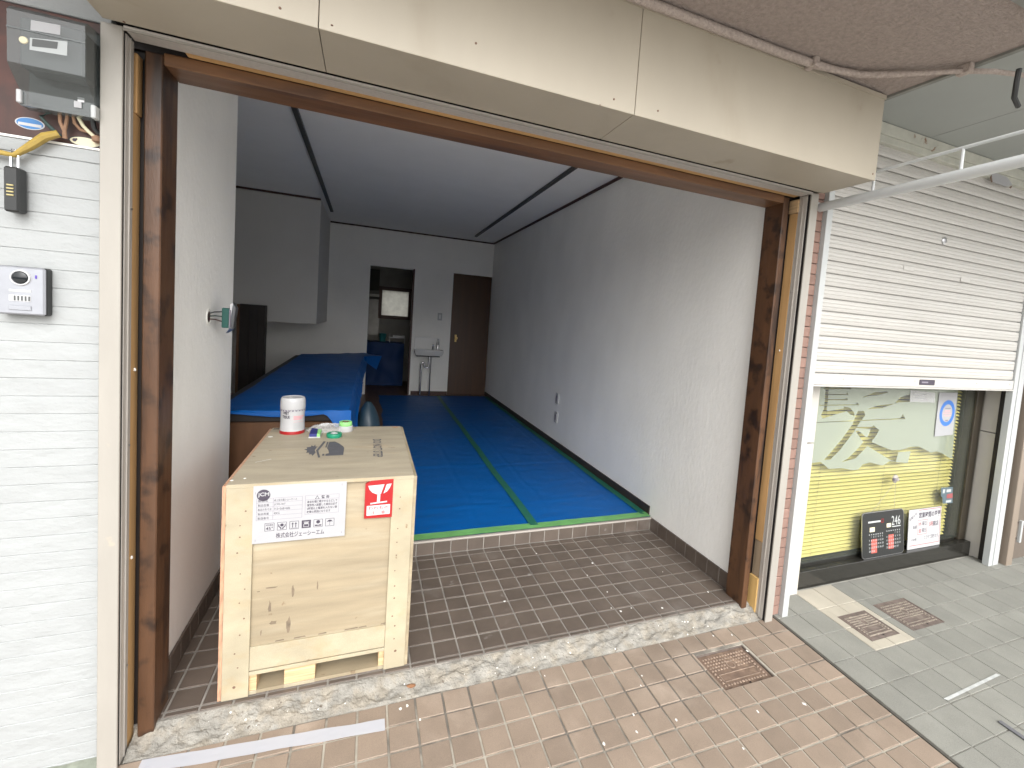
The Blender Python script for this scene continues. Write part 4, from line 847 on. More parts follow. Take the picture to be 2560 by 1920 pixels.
part('handling_signs', b, m_ink, lb)
b = MB(); U3 = lambda pts_: shape(b, O2, X_, Z_, [((c_(3)+x*s_)*LW, (0.275+y*0.14)*LH) for x, y in pts_])
for q in ([(-.30, .32), (.30, .32), (.30, .26), (-.30, .26)], [(-.24, .22), (.24, .22), (.24, .04), (-.24, .04)], [(-.30, -.36), (.30, -.36), (.30, -.30), (-.30, -.30)], [(-.30, -.02), (-.24, -.02), (-.24, -.30), (-.30, -.30)], [(.24, -.02), (.30, -.02), (.30, -.30), (.24, -.30)], [(-.30, -.02), (.30, -.02), (.30, .02), (-.30, .02)]): U3(q)
part('stacking_sign', b, m_paper, lb)
b = MB()
for u, v in ((0.02, 0.86), (0.945, 0.93), (0.03, 0.04), (0.96, 0.05)): R1(b, u, u+0.005, v, v+0.035)
part('staple', b, m_inkgrey, lb)
# fragile sticker
O = Vector((0.6115, CY0-0.0005, 0.625)); SW, SH = 0.0995, 0.145
st = part('fragile_sticker', MB().prism([(O.x, CY0-0.0012, O.z), (O.x+SW, CY0-0.0012, O.z-0.002), (O.x+SW, CY0-0.0012, O.z+SH+0.003), (O.x+0.02, CY0-0.0012, O.z+SH), (O.x, CY0-0.0012, O.z+SH-0.012)], (0, 0.011, 0)), m_red, t)
O1 = Vector((O.x, CY0-0.0016, O.z)); O2 = Vector((O.x, CY0-0.0020, O.z))
b = MB()
for pg in ([(.10, .87), (.68, .89), (.60, .72), (.57, .64), (.42, .63), (.26, .68), (.15, .77)], [(.76, .89), (.94, .90), (.88, .79), (.78, .69), (.65, .64)], [(.44, .63), (.55, .63), (.54, .43), (.43, .42)], [(.20, .37), (.80, .40), (.80, .44), (.20, .41)], [(.08, .07), (.92, .08), (.92, .345), (.08, .335)]): shape(b, O1, X_, Z_, pg, SW, SH)
part('glass_sign', b, m_white, st)
b = MB(); text(b, 'われもの', O2+X_*(.14*SW)+Z_*(.225*SH), X_, Z_, w=.72*SW, h=.085*SH, bold=0.0); text(b, '注', O2+X_*(.24*SW)+Z_*(.10*SH), X_, Z_, w=.14*SW, h=.085*SH); text(b, '意', O2+X_*(.60*SW)+Z_*(.10*SH), X_, Z_, w=.14*SW, h=.085*SH)
part('sticker_text', b, m_red, st)

# ------------------------------------------------------------------ things lying on the crate
S5 = zm(640, 960, 960, 2212)
pl, pr_ = at(*S5(388, 850), z=CZ), at(*S5(845, 835), z=CZ); c_ = (pl+pr_)/2+Vector((0, 0.012, 0)); r_ = (pr_-pl).length/2*0.97
# its height from the rim seen above the base
dist = (Vector((c_.x, c_.y, 0))-Vector((CAM.x, CAM.y, 0))).length
tops = at(*S5(655, 222), y=c_.y); hh = tops.z-CZ
t = thing('wipes_canister', 'white wet-tissue canister with a red base on the crate', 'canister', (c_.x, c_.y, CZ))
prof = [(0.95, 0.0), (1.0, 0.01), (1.0, 0.055)]
part('base_ring', MB().lathe([(r_*1.0, 0.0), (r_*1.0, hh*0.07), (r_*0.985, hh*0.085)], c_, 36), m_red, t, smooth=True)
body = [(0.985, 0.0851), (0.965, 0.20), (0.945, 0.42), (0.955, 0.58), (0.985, 0.70), (0.985, 0.715)]
part('body', MB().lathe([(r_*a, hh*h) for a, h in body], c_, 36), m_white, t, smooth=True)
ld_ = part('lid', MB().lathe([(r_*0.99, hh*0.7155), (r_*1.0, hh*0.74), (r_*0.985, hh*0.90), (r_*0.95, hh*0.965), (r_*0.88, hh*1.0), (r_*0.80, hh*0.985), (r_*0.4, hh*0.985)], c_, 36), m_white, t, smooth=True)
part('lid_tab', MB().lathe([(0.007, 0), (0.005, 0.0015)], c_+Vector((-0.012, 0.01, hh*0.985)), 10), m_porc, ld_)
def rad(h):
    for i in range(len(body)-1):
        if body[i][1] <= h <= body[i+1][1]: f = (h-body[i][1])/(body[i+1][1]-body[i][1]); return body[i][0]*(1-f)+body[i+1][0]*f
    return 0.99
camdir = math.atan2(CAM.y-c_.y, CAM.x-c_.x)
def rectw(mb, u0, u1, v0, v1, n_=10):
    for i in range(n_): rect(mb, O0, X_, Z_, u0+(u1-u0)*i/n_, u0+(u1-u0)*(i+1)/n_, v0, v1)
O0 = Vector((0, 0, 0))
def wrap(mb, off=0.0016):                         # flat (arc length, height) -> on the canister, 0 = facing the street
    for p in mb.v:
        a = camdir+p.x/r_; k = r_*rad(max(0.086, min(0.70, p.z/hh)))+off; q = Vector((c_.x+k*math.cos(a), c_.y+k*math.sin(a), c_.z+p.z)); p.x, p.y, p.z = q
    return mb
O0 = Vector((0, 0, 0))
b = MB(); text(b, 'WET', Vector((-r_*0.84, 0, hh*0.555)), X_, Z_, w=r_*0.55, h=hh*0.085, bold=0.03); text(b, 'TISSUE', Vector((-r_*0.90, 0, hh*0.445)), X_, Z_, w=r_*0.66, h=hh*0.085, bold=0.03)
part('brand_lettering', wrap(b), m_ink, t)
b = MB()
for k in range(11):
    x = -r_*1.35+k*r_*0.27
    if k != 20: shape(b, Vector((x, 0, hh*0.665)), X_, Z_, [(-.010*0.6, 0.006), (0, 0.002), (.010*0.6, 0.006), (0.004, -0.004), (-0.004, -0.004)])
part('pattern_band', wrap(b), m_inkgrey, t)
b = MB()
for k in range(3): rectw(b, r_*0.06, r_*(1.05-0.1*k), hh*(0.49-0.04*k), hh*(0.515-0.04*k))
rectw(b, r_*0.06, r_*1.0, hh*0.345, hh*0.352)
part('pink_panel', wrap(b), m_skin, t)
b = MB()
for k in range(8): rectw(b, r_*0.06, r_*(0.98-0.08*(k % 3)), hh*(0.325-0.024*k), hh*(0.333-0.024*k))
part('small_print', wrap(b), m_rail, t)
# tape rolls and the clear bag
def roll(name, u, v, R_, r2, h, mm, label, z0=CZ, core=m_plystrip):
    p = at(u, v, z=z0+h*0.5); t = thing(name, label, 'tape roll', (p.x, p.y, z0))
    part('tape', MB().lathe([(R_*0.98, 0), (R_, 0.001), (R_, h-0.001), (R_*0.98, h), (r2*1.03, h), (r2*1.03, 0), (R_*0.98, 0)], (p.x, p.y, z0), 32, caps=False), mm, t, smooth=True)
    part('core', MB().lathe([(r2*1.029, 0.0), (r2*1.029, h-0.0006), (r2*0.93, h-0.0006), (r2*0.93, 0.0), (r2*1.029, 0.0)], (p.x, p.y, z0), 28, caps=False), core, t, smooth=True); return p
roll('tape_roll', *S5(1352, 880), 0.034, 0.017, 0.019, m_dkgreen, 'dark green tape roll lying flat on the crate', core=m_white)
pg_ = roll('tape_roll', *S5(1550, 680), 0.030, 0.016, 0.020, m_greencore, 'light green tape roll stacked on a wrapped white roll', z0=CZ+0.0295, core=m_redwood)
roll2 = pg_
t = thing('tape_roll', 'white tape roll wrapped in clear film under the light green roll', 'tape roll', (pg_.x, pg_.y, CZ))
part('tape', MB().lathe([(0.0335, 0), (0.035, 0.002), (0.035, 0.027), (0.033, 0.029), (0.017, 0.029), (0.017, 0), (0.0335, 0)], (pg_.x, pg_.y, CZ), 30, caps=False), m_white, t, smooth=True)
t = thing('packet', 'blue and green packet in clear film lying on the crate', 'packet', (0.37, 0.7, CZ))
P4 = [S5(905, 935), S5(1110, 930), S5(1150, 830), S5(960, 800)]
base = [at(*q, z=CZ+0.001) for q in P4]
part('tray', MB().prism(base, (0, 0, 0.004)), m_white, t)
lerp4 = lambda a, c2_: base[0].lerp(base[1], a).lerp(base[3].lerp(base[2], a), c2_)
part('blue_block', MB().prism([lerp4(.06, .06), lerp4(.68, .06), lerp4(.62, .85), lerp4(.06, .85)], (0, 0, 0.014)).xf(Matrix.Translation((0, 0, 0.0042))), m_navy, t)
part('green_block', MB().prism([lerp4(.70, .06), lerp4(.94, .06), lerp4(.94, .85), lerp4(.64, .85)], (0, 0, 0.013)).xf(Matrix.Translation((0, 0, 0.0042))), m_greencore, t)
b = MB(); bp = at(*S5(1250, 800), z=CZ)
def bag(u, v):
    a = u*2*math.pi; rr = (0.115 if math.cos(a) > 0 else 0.095)*(1+0.22*noise.noise((math.cos(a)*1.6, math.sin(a)*1.6, 2.2)))
    s_ = math.sin(v*math.pi/2); h_ = 0.030*(1-s_**3)*(1+0.45*noise.noise((a*2.5, v*4, 7)))
    return (bp.x+rr*s_*math.cos(a), bp.y+0.55*rr*s_*math.sin(a), CZ+0.0006+max(0, h_)+0.004*abs(noise.noise((a*5, v*9, 1)))*(1-s_))
b.grid(bag, 48, 14); solo('plastic_bag', b, m_bag, 'crumpled clear plastic bag between the tape rolls on the crate', 'bag', smooth=True)
# ------------------------------------------------------------------ small litter
pts_ = [(820, 1800), (1060, 1740)]
b = MB(); D3 = zm(330, 1560, 930, 2212)
def strip(u, v):
    a, c2_ = gnd(*D3(60, 1327)), gnd(*D3(2330, 930)); q = a.lerp(c2_, u); y = q.y-0.024+0.048*v+0.004*noise.noise((q.x*9, v*3, 0)); return (q.x, y, zg(y)+0.0022+0.0004*noise.noise((q.x*30, v*5, 4)))
b.grid(strip, 60, 4); solo('adhesive_tape_strip', b, m_tapew, 'long whitish strip of tape stuck across the brown tiles', 'tape strip')
p = gnd(1026, 1728); b = MB().lathe([(0.004, 0), (0.020, 0.001), (0.019, 0.006), (0.004, 0.010)], (p.x, p.y+0.01, zg(p.y)+0.010), 9)
for q in b.v: q.y = p.y+0.01+(q.y-p.y-0.01)*0.45
solo('wood_chip', b, m_leaf, 'brown chip lying at the edge of the broken concrete', 'chip')
b = MB(); R_ = random.Random(11)
for (u, v) in ((1341, 1384), (1481, 1408), (1468, 1438), (1262, 1503), (1552, 1528), (1528, 1520), (1518, 1480), (1578, 1520), (1655, 1520), (1770, 1480), (1657, 1430), (1712, 1555)):
    p = at(u, v, z=0.001); k = 6; rr = R_.uniform(.003, .008)
    b.prism([(p.x+rr*math.cos(i*2*math.pi/k)*R_.uniform(.5, 1.2), p.y+rr*math.sin(i*2*math.pi/k)*R_.uniform(.5, 1.2), 0.0006) for i in range(k)], (0, 0, 0.0015))
for (u, v) in ((1001, 1772), (1018, 1765), (1584, 1788), (1592, 1830), (1602, 1714), (1605, 1690), (1362, 1690), (1770, 1563), (1783, 1590), (1830, 1588), (1868, 1628), (1895, 1780), (1858, 1872), (1690, 1800), (1510, 1860), (1050, 1800), (2010, 1760)):
    p = gnd(u, v); k = 6; rr = R_.uniform(.002, .006)
    b.prism([(p.x+rr*math.cos(i*2*math.pi/k)*R_.uniform(.4, 1.2), p.y+1.6*rr*math.sin(i*2*math.pi/k)*R_.uniform(.4, 1.2), zg(p.y)+0.0004) for i in range(k)], (0, 0, 0.0012))
for k in range(34):
    x = R_.uniform(-.03, 2.5); v = R_.uniform(.2, .95); q = thr((x+0.055)/2.61, v); rr = R_.uniform(.0012, .0038)
    b.lathe([(rr, -0.001), (rr*0.9, rr*0.6), (rr*0.3, rr)], q, 6)
solo('plaster_crumbs', b, m_fleck, 'white plaster crumbs scattered over the tiles and the sill', 'debris', loc=(1.2, 0, -0.05), kind='stuff')

# ------------------------------------------------------------------ neighbour's shop: brick pier, rails, shutter
t = thing('brick_pier', 'narrow pier of pinkish-brown bricks between the two shops', 'pier', (2.65, -0.05, zg(-0.05)))
part('mortar_bed', MB().box(2.6095, 2.735, -0.0505, 0.10, zg(-0.05)-0.02, 2.497), m_mortar, t)
bm_ = mesh_of('brick', MB().box(-0.038, 0.038, -0.012, 0.008, 0.0, 0.0495, 0.0022), m_brick)
z_ = zg(-0.05)
while z_ < 2.45:
    inst('brick', bm_, t, (2.649+rnd.uniform(-.0008, .0008), -0.0465+rnd.uniform(-.001, .001), z_+0.001), (0, rnd.uniform(-.01, .01), 0)); z_ += 0.0528
for nm, x0, x1, yf_, lab in (('guide_rail', 2.688, 2.727, -0.082, 'pale grey shutter rail next to the brick pier'), ('guide_rail', 4.648, 4.765, -0.050, 'wide pale shutter rail next to the brown door')):
    t = thing(nm, lab, 'rail', ((x0+x1)/2, yf_, zg(yf_)), group='shutter rails of the neighbouring shop')
    part('channel', MB().box(x0, x1, yf_, -0.012, zg(yf_)-0.002, 2.50, 0.0015), m_rail, t)
    if x1 > 4: part('channel_rib', MB().box(x0+0.045, x0+0.052, yf_-0.004, yf_-0.0003, zg(yf_), 2.49), m_rail, t)
SYH = -0.035
t = thing('roller_shutter', 'half-lowered ivory roller shutter of the neighbouring shop', 'shutter', (3.69, SYH, 1.183))
pitch = 0.0652; n_ = 18
pz = [(0.0, 0.013), (0.0042, 0.013), (0.0045, 0.001), (0.012, -0.003), (0.021, -0.004), (0.0235, -0.001), (0.026, -0.004), (0.040, -0.004), (0.0425, -0.001), (0.045, -0.004), (0.056, -0.003), (0.063, 0.001), (pitch, 0.013)]
b = MB(); xs0, xs1 = -0.956, 0.956
b.add([(x, y, z) for z, y in pz for x in (xs0, xs1)], [(2*i, 2*i+1, 2*i+3, 2*i+2) for i in range(len(pz)-1)])
sm = mesh_of('slat', b, m_shut); sm.shade_smooth(); sm.set_sharp_from_angle(angle=math.radians(35))
for k in range(n_+1): inst('slat', sm, t, (3.688, SYH, 1.250+pitch*k))
part('shutter_backing', MB().box(2.73, 4.65, SYH+0.0135, SYH+0.018, 1.19, 2.52), m_darkw, t)
bb = part('bottom_bar', MB().box(2.732, 4.644, SYH-0.012, SYH+0.010, 1.190, 1.2495, 0.002), m_shut, t)
part('bottom_lip', MB().box(2.732, 4.644, SYH-0.016, SYH+0.010, 1.180, 1.1895, 0.002), m_shut, t)
part('maker_plate', MB().box(3.640, 3.782, SYH-0.0145, SYH-0.0125, 1.205, 1.236, 0.003), m_ink, bb)
b = MB(); rect(b, Vector((3.66, SYH-0.0148, 1.216)), X_, Z_, 0, 0.06, 0, 0.009); part('maker_print', b, m_inkgrey, bb)
for x in (2.76, 2.99, 3.26, 3.60, 3.90, 4.22, 4.60): part('rivet', MB().lathe([(0.005, 0), (0.003, -0.003)], (x, SYH-0.012, 1.225), 8, 'y'), m_shut, bb)
p = at(2358, 602, y=SYH); part('lock', MB().lathe([(0.022, 0), (0.022, -0.004), (0.012, -0.008), (0.011, -0.004)], (p.x, SYH-0.004, p.z), 18, 'y'), m_steel, t, smooth=True)
for u, v in ((2272, 671), (2413, 700)): p = at(u, v, y=SYH-0.006); part('letter_slot', MB().box(p.x-0.045, p.x+0.045, SYH-0.008, SYH-0.004, p.z-0.013, p.z+0.013, 0.002), m_shut, t)
t = thing('shutter_housing', 'flaking grey-green metal trim above the ivory shutter', 'trim', (3.7, -0.05, 2.47))
part('lower_trim', MB().box(2.70, 6.2, -0.066, -0.02, 2.478, 2.515, 0.002), m_case, t); part('upper_trim', MB().box(2.70, 6.2, -0.072, -0.02, 2.5155, 2.574, 0.002), m_case, t)
p, q = at(2462, 448, y=-0.068), at(2524, 476, y=-0.068)
part('torn_sticker', MB().prism([(4.02, -0.0675, 2.475), (4.06, -0.0675, 2.51), (4.2, -0.0675, 2.505), (4.27, -0.0675, 2.47), (4.2, -0.0675, 2.45), (4.05, -0.0675, 2.45)], (0, 0.0012, 0)), m_paper, t)
b = MB(); b.poly([(4.02, -0.0682, 2.47), (4.035, -0.0682, 2.49), (4.055, -0.0682, 2.45), (4.04, -0.0682, 2.445)]); b.poly([(4.23, -0.0682, 2.45), (4.265, -0.0682, 2.468), (4.255, -0.0682, 2.445)]); part('rust_patch', b, m_rust, t)
t = thing('neighbour_soffit', 'grey-white panelled soffit over the neighbouring shutter', 'soffit', (4.2, -0.6, 2.575))
for a, c_ in ((2.735, 3.418), (3.422, 4.10), (4.104, 4.79), (4.794, 5.5), (5.504, 7.0)): part('panel', MB().box(a, c_, -1.5, -0.02, 2.576, 2.60, 0.001), m_soff, t)
part('panel_backing', MB().box(2.73, 7.0, -1.5, 0.5, 2.6005, 2.75), m_darkw, t)
part('edge_trim', MB().prism([(2.716, -0.30, 2.556), (2.765, -0.30, 2.556), (2.80, -1.5, 2.556), (2.745, -1.5, 2.556)], (0, 0, 0.0195)), m_rail, t)
part('upper_block', MB().box(2.735, 9.0, -0.3, 9.0, 2.7505, 6.0), m_wallout, t)
# awning frame
t = thing('awning_frame', 'white painted pipe frame sticking out from the brick pier', 'pipe', (2.66, -0.06, 2.08))
part('main_pipe', MB().tube([(2.66, -0.045, 2.079), (2.66, -1.40, 2.086)], 0.0215, 16), m_pipe, t, smooth=True)
part('upper_rod', MB().tube([(2.66, -0.26, 2.184), (2.66, -1.40, 2.184)], 0.0065, 10), m_pipe, t, smooth=True)
for y in (-0.315, -0.645, -0.98): part('strut', MB().tube([(2.66, y, 2.095), (2.66, y, 2.184)], 0.0062, 8), m_pipe, t, smooth=True)
part('wall_bracket', MB().box(2.640, 2.680, -0.058, -0.0505, 2.055, 2.105, 0.002), m_rail, t)
# ------------------------------------------------------------------ neighbour's display window
GY = 0.140
t = thing('window_surround', 'beige stone panels and black polished sill round the display window', 'window surround', (3.8, 0.1, zg(0.1)))
part('stone_panel', MB().box(2.735, 2.957, 0.055, 0.16, zg(0.08)-0.02, 0.842, 0.002), m_beige, t); part('stone_panel', MB().box(2.735, 2.957, 0.055, 0.16, 0.848, 2.5, 0.002), m_beige, t)
part('stone_panel', MB().box(4.710, 4.80, 0.036, 0.125, zg(0.08)-0.02, 0.864, 0.002), m_beige, t); part('stone_panel', MB().box(4.710, 4.80, 0.036, 0.125, 0.870, 2.5, 0.002), m_beige, t)
part('dark_strip', MB().box(4.702, 4.80, -0.024, 0.0355, zg(0)-0.02, 2.5), m_darkw, t)
part('sill', MB().box(2.9575, 4.70, 0.086, 0.23, zg(0.09)-0.03, 0.062, 0.003), m_sill, t)
part('sill_step', MB().box(2.9575, 4.62, 0.150, 0.23, 0.0622, 0.078), m_sill, t)
part('mullion', MB().box(4.630, 4.7095, 0.128, 0.20, 0.0625, 1.5, 0.002), m_dkframe, t)
t = thing('display_window', 'large shop window with frosted calligraphy film under the shutter', 'window', (3.8, GY, 0.078))
part('pane', MB().box(2.957, 4.63, GY, GY+0.005, 0.0785, 1.60), m_glass, t)
E1 = zm(1990, 950, 2440, 2196)
def fp2(q): p = at(*E1(*q), y=GY+0.006); return (p.x, p.z)
outer = [fp2(q) for q in [(215, -200), (2010, -200), (1905, 960), (1880, 955), (1780, 895), (1720, 870), (1640, 885), (1560, 840), (1500, 810), (1390, 815), (1400, 868), (1365, 1012), (1215, 1002), (1150, 985), (1060, 1045), (900, 1005), (815, 1030), (760, 1090), (690, 1100), (560, 1075), (400, 1085), (345, 1035), (300, 1000), (160, 1015)]]
strokes = [[fp2(q) for q in s] for s in (
    [(755, 380), (830, 378), (845, 430), (790, 500), (700, 640), (540, 850), (420, 970), (340, 975), (390, 920), (560, 720), (690, 540), (725, 440)],
    [(240, 515), (1270, 467), (1305, 418), (1335, 475), (240, 523)],
    [(735, 574), (935, 570), (940, 550), (1012, 610), (990, 660), (930, 740), (830, 850), (720, 960), (560, 1000), (640, 950), (770, 820), (880, 680), (910, 600), (735, 584)],
    [(725, 622), (765, 620), (860, 700), (930, 760), (1060, 815), (1170, 858), (1290, 852), (1392, 817), (1400, 868), (1250, 880), (1215, 1000), (1150, 975), (1010, 890), (880, 810), (800, 730)],
    [(365, 60), (402, 60), (390, 250), (375, 345), (380, 380), (590, 347), (580, 325), (660, 340), (710, 400), (715, 440), (660, 420), (620, 380), (480, 420), (325, 470), (305, 430), (345, 340), (350, 240)],
    [(385, 171), (615, 171), (622, 152), (640, 184), (385, 184)], [(382, 234), (600, 234), (620, 213), (635, 246), (382, 246)], [(285, 303), (735, 298), (745, 268), (770, 306), (285, 314)],
    [(800, 215), (960, 150), (1110, 138), (1130, 150), (990, 187), (900, 194)], [(870, 356), (1000, 310), (1200, 288), (1270, 213), (1390, 173), (1390, 267), (1250, 272), (1050, 342)], [(340, 95), (670, 92), (670, 108), (340, 112)])]
pts2 = []; edges = []
for P_ in [outer]+strokes:
    o_ = len(pts2); pts2 += [Vector(p) for p in P_]; edges += [(o_+i, o_+(i+1) % len(P_)) for i in range(len(P_))]
V2, E2, F2, *_ = delaunay_2d_cdt(pts2, edges, [], 0, 1e-6)
b = MB(); b.v = [Vector((p.x, GY+0.006, p.y)) for p in V2]
for f_ in F2:
    c2_ = sum((V2[i] for i in f_), Vector((0, 0)))/len(f_)
    if inpoly(c2_.x, c2_.y, outer) and not any(inpoly(c2_.x, c2_.y, s) for s in strokes): b.f.append(tuple(f_))
part('frosted_film', b, m_film, t)
t = thing('venetian_blind', 'yellow venetian blind behind the display window', 'blind', (3.78, 0.2, 0.08))
b = MB(); ww = 0.765
b.add([(x, y, z) for x in (-ww, ww) for y, z in ((-0.0105, -0.0075), (-0.0055, -0.0025), (0.0015, 0.0035), (0.0095, 0.0065))], [(0, 1, 5, 4), (1, 2, 6, 5), (2, 3, 7, 6)])
sm = mesh_of('slat', b, m_yblind)
k = 0; z_ = 0.095
while z_ < 1.42: inst('slat', sm, t, (3.795+rnd.uniform(-.002, .002), 0.195, z_), (0, rnd.uniform(-.0012, .0012), 0)); z_ += 0.0242
for x in (3.2, 3.8, 4.4): part('ladder_cord', MB().box(x, x+0.001, 0.183, 0.1838, 0.09, 1.42), m_dkframe, t)
t = thing('neighbour_interior', 'dark inside of the neighbouring shop behind the blind', 'room', (3.8, 1.0, 0))
part('back_wall', MB().box(2.74, 4.85, 0.60, 0.7, 0, 2.5), m_darkw, t); part('room_floor', MB().box(2.74, 4.85, 0.231, 0.5995, -0.02, 0.04), m_oak, t)  # back wall coloured near-black for the unlit depth between the slats
part('side_wall', MB().box(2.735, 2.80, 0.1605, 0.5995, 0.0405, 2.5), m_kwall, t); part('side_wall', MB().box(4.711, 4.80, 0.126, 0.5995, 0.0405, 2.5), m_kwall, t); part('room_ceiling', MB().box(2.801, 4.71, 0.10, 0.5995, 1.7, 1.8), m_kwall, t)
# things standing on the sill
t = thing('calendar_board', 'black two-month calendar board leaning against the shop window', 'calendar', (3.76, 0.10, 0.062))
O = Vector((3.556, 0.098, 0.0635)); V_ = Vector((0, 0.034, 0.285)).normalized(); U_ = X_; N_ = U_.cross(V_)
BW, BH = 0.410, 0.290
def rr(u0, u1, v0, v1, r_, n=5):
    out = []
    for cx, cy, a0 in ((u1-r_, v1-r_, 0), (u0+r_, v1-r_, 90), (u0+r_, v0+r_, 180), (u1-r_, v0+r_, 270)): out += [(cx+r_*math.cos(math.radians(a0+90*i/n)), cy+r_*math.sin(math.radians(a0+90*i/n))) for i in range(n+1)]
    return out
pl_ = lambda off, pts_: [O+U_*p[0]+V_*p[1]+N_*off for p in pts_]
part('rim', MB().prism(pl_(0, rr(0, BW, 0, BH, 0.026)), -N_*0.006), m_steel, t)
part('board_face', MB().prism(pl_(0.0002, rr(0.004, BW-0.004, 0.004, BH-0.004, 0.023)), N_*0.001), m_blk, t)
Ob = O+N_*0.0016
b = MB(); text(b, '246', Ob+U_*0.285+V_*0.190, U_, V_, w=0.088, h=0.060, bold=0.0)
rect(b, Ob, U_, V_, 0.29, 0.375, 0.178, 0.184); rect(b, Ob, U_, V_, 0.055, 0.175, 0.222, 0.233); part('heading', b, m_rail, t)
b = MB(); frame(b, Ob, U_, V_, 0.182, 0.205, 0.217, 0.240, 0.003); part('heading_mark', b, m_red, t)
b = MB(); rect(b, Ob, U_, V_, 0.070, 0.118, 0.165, 0.194); rect(b, Ob, U_, V_, 0.235, 0.278, 0.180, 0.206); part('month_card', b, m_creamstk, t)
for a in ((0.085, 0.140, 0.030, 0.118), (0.252, 0.305, 0.040, 0.132)):
    b = MB(); rect(b, Ob, U_, V_, *a); part('holiday_block', b, mat('faded_red_print', (0.42, 0.09, 0.07), 0.5), t)
b = MB(); Oc = Ob+N_*0.0004; d = 1
for mth, (u0, v0, first) in enumerate(((0.062, 0.128, 1), (0.232, 0.136, 4))):
    for q in range(7): rect(b, Oc, U_, V_, u0+0.021*q, u0+0.021*q+0.008, v0+0.018, v0+0.024)
    day = 1
    for r_ in range(5):
        for q in range(7):
            if (r_ == 0 and q < first) or day > 30: continue
            text(b, str(day), Oc+U_*(u0+0.021*q)+V_*(v0-0.0225*r_), U_, V_, h=0.0115, bold=0.01); day += 1
part('day_numbers', b, m_rail, t)
t = thing('notice_board', 'white handwritten opening-hours notice standing beside the calendar', 'notice', (4.2, 0.125, 0.062))
O = Vector((4.030, 0.118, 0.0635)); V_ = Vector((0, 0.018, 0.27)).normalized(); N_ = X_.cross(V_); NW, NH = 0.352, 0.268
part('board', MB().prism([O, O+X_*NW, O+X_*NW+V_*NH, O+V_*NH], N_*0.004), m_white, t)
On = O+N_*0.0045
b = MB(); text(b, '営業時間の変更', On+X_*0.105+V_*0.205, X_, V_, w=0.24, h=0.040, bold=0.02)
text(b, '毎週', On+X_*0.045+V_*0.135, X_, V_, w=0.042, h=0.024); text(b, '曜日', On+X_*0.145+V_*0.152, X_, V_, w=0.045, h=0.028); text(b, '曜日', On+X_*0.145+V_*0.105, X_, V_, w=0.045, h=0.028); text(b, '開店', On+X_*0.265+V_*0.138, X_, V_, w=0.06, h=0.036, bold=0.01)
text(b, 'とさせて頂きます。', On+X_*0.175+V_*0.055, X_, V_, w=0.16, h=0.026); text(b, 'その他', On+X_*0.035+V_*0.05, X_, V_, w=0.055, h=0.024); part('black_writing', b, m_ink, t)
b = MB(); text(b, '水', On+X_*0.108+V_*0.152, X_, V_, w=0.030, h=0.028); text(b, '金', On+X_*0.108+V_*0.105, X_, V_, w=0.030, h=0.028); text(b, '5時', On+X_*0.222+V_*0.138, X_, V_, w=0.042, h=0.036)
frame(b, On, X_, V_, 0.098, 0.200, 0.092, 0.192, 0.002); rect(b, On, X_, V_, 0.02, NW-0.01, 0.022, 0.025); rect(b, On, X_, V_, NW-0.012, NW-0.009, 0.025, 0.262); rect(b, On, X_, V_, 0.10, NW-0.009, 0.259, 0.262); part('red_writing', b, m_red, t)
b = MB(); text(b, 'お知らせ', On+X_*0.012+V_*0.19, (X_*0.85+V_*0.5).normalized(), (V_*0.85-X_*0.5).normalized(), w=0.085, h=0.022, bold=0.01); part('corner_writing', b, m_ink, t)
b = MB(); text(b, '月曜日', On+X_*0.095+V_*0.062, X_, V_, w=0.07, h=0.020); text(b, '火曜日', On+X_*0.095+V_*0.036, X_, V_, w=0.07, h=0.020); part('green_writing', b, mat('pale_green_ink', (0.42, 0.55, 0.48), 0.6), t)
# poster, suction hook, small card on the glass
t = thing('paper_poster', 'white paper with a blue ring emblem taped to the shop window', 'poster', (4.31, GY, 0.835))
q4 = [at(*E1(*q), y=GY-0.0012) for q in ((1750, 155), (1972, 155), (1910, 668), (1690, 690))]
part('sheet', MB().prism(q4, (0, 0.0006, 0)), m_paper, t)
cc = at(*E1(1845, 405), y=GY-0.0018); b = MB(); n_ = 40; ro, ri = 0.084, 0.057
vs = [(cc.x+r_*math.cos(2*math.pi*i/n_), GY-0.0018, cc.z+1.08*r_*math.sin(2*math.pi*i/n_)) for r_ in (ro, ri) for i in range(n_)]
b.add(vs, [(i, (i+1) % n_, n_+(i+1) % n_, n_+i) for i in range(n_)]); part('ring_emblem', b, m_greenpaint, t)
b = MB(); Oq = Vector((cc.x, GY-0.0022, cc.z))
for k, (a, c_) in enumerate(((-0.03, 0.03), (-0.045, 0.045), (-0.03, 0.04))): rect(b, Oq, X_, Z_, a, c_, 0.012-0.016*k, 0.018-0.016*k)
part('red_lines', b, m_skin, t)
b = MB(); rect(b, Oq, X_, Z_, -0.03, 0.032, 0.030, 0.037); rect(b, Oq, X_, Z_, -0.012, 0.018, -0.056, -0.046); part('grey_lines', b, m_inkgrey, t)
t = thing('suction_hook', 'grey suction hook on the shop window holding two strings', 'hook', (3.84, GY, 0.53))
p = at(*E1(1210, 1205), y=GY-0.002)
part('cup', MB().lathe([(0.028, 0), (0.026, -0.006), (0.012, -0.012), (0.010, -0.022), (0.003, -0.024)], (p.x, GY-0.0003, p.z), 20, 'y'), mat('grey_suction_cup', (0.34, 0.31, 0.27), 0.3), t, smooth=True)
part('hook_arm', MB().box(p.x-0.034, p.x-0.016, GY-0.022, GY-0.008, p.z-0.006, p.z+0.010, 0.002), m_inkgrey, t)
for xx in (3.64, 3.86): part('string', MB().tube([(p.x-0.018, GY-0.018, p.z-0.01), (xx, GY-0.012, 0.352)], 0.0009, 5), m_inkgrey, t)
t = thing('window_card', 'small dark picture card stuck low on the shop window', 'card', (4.44, GY, 0.33))
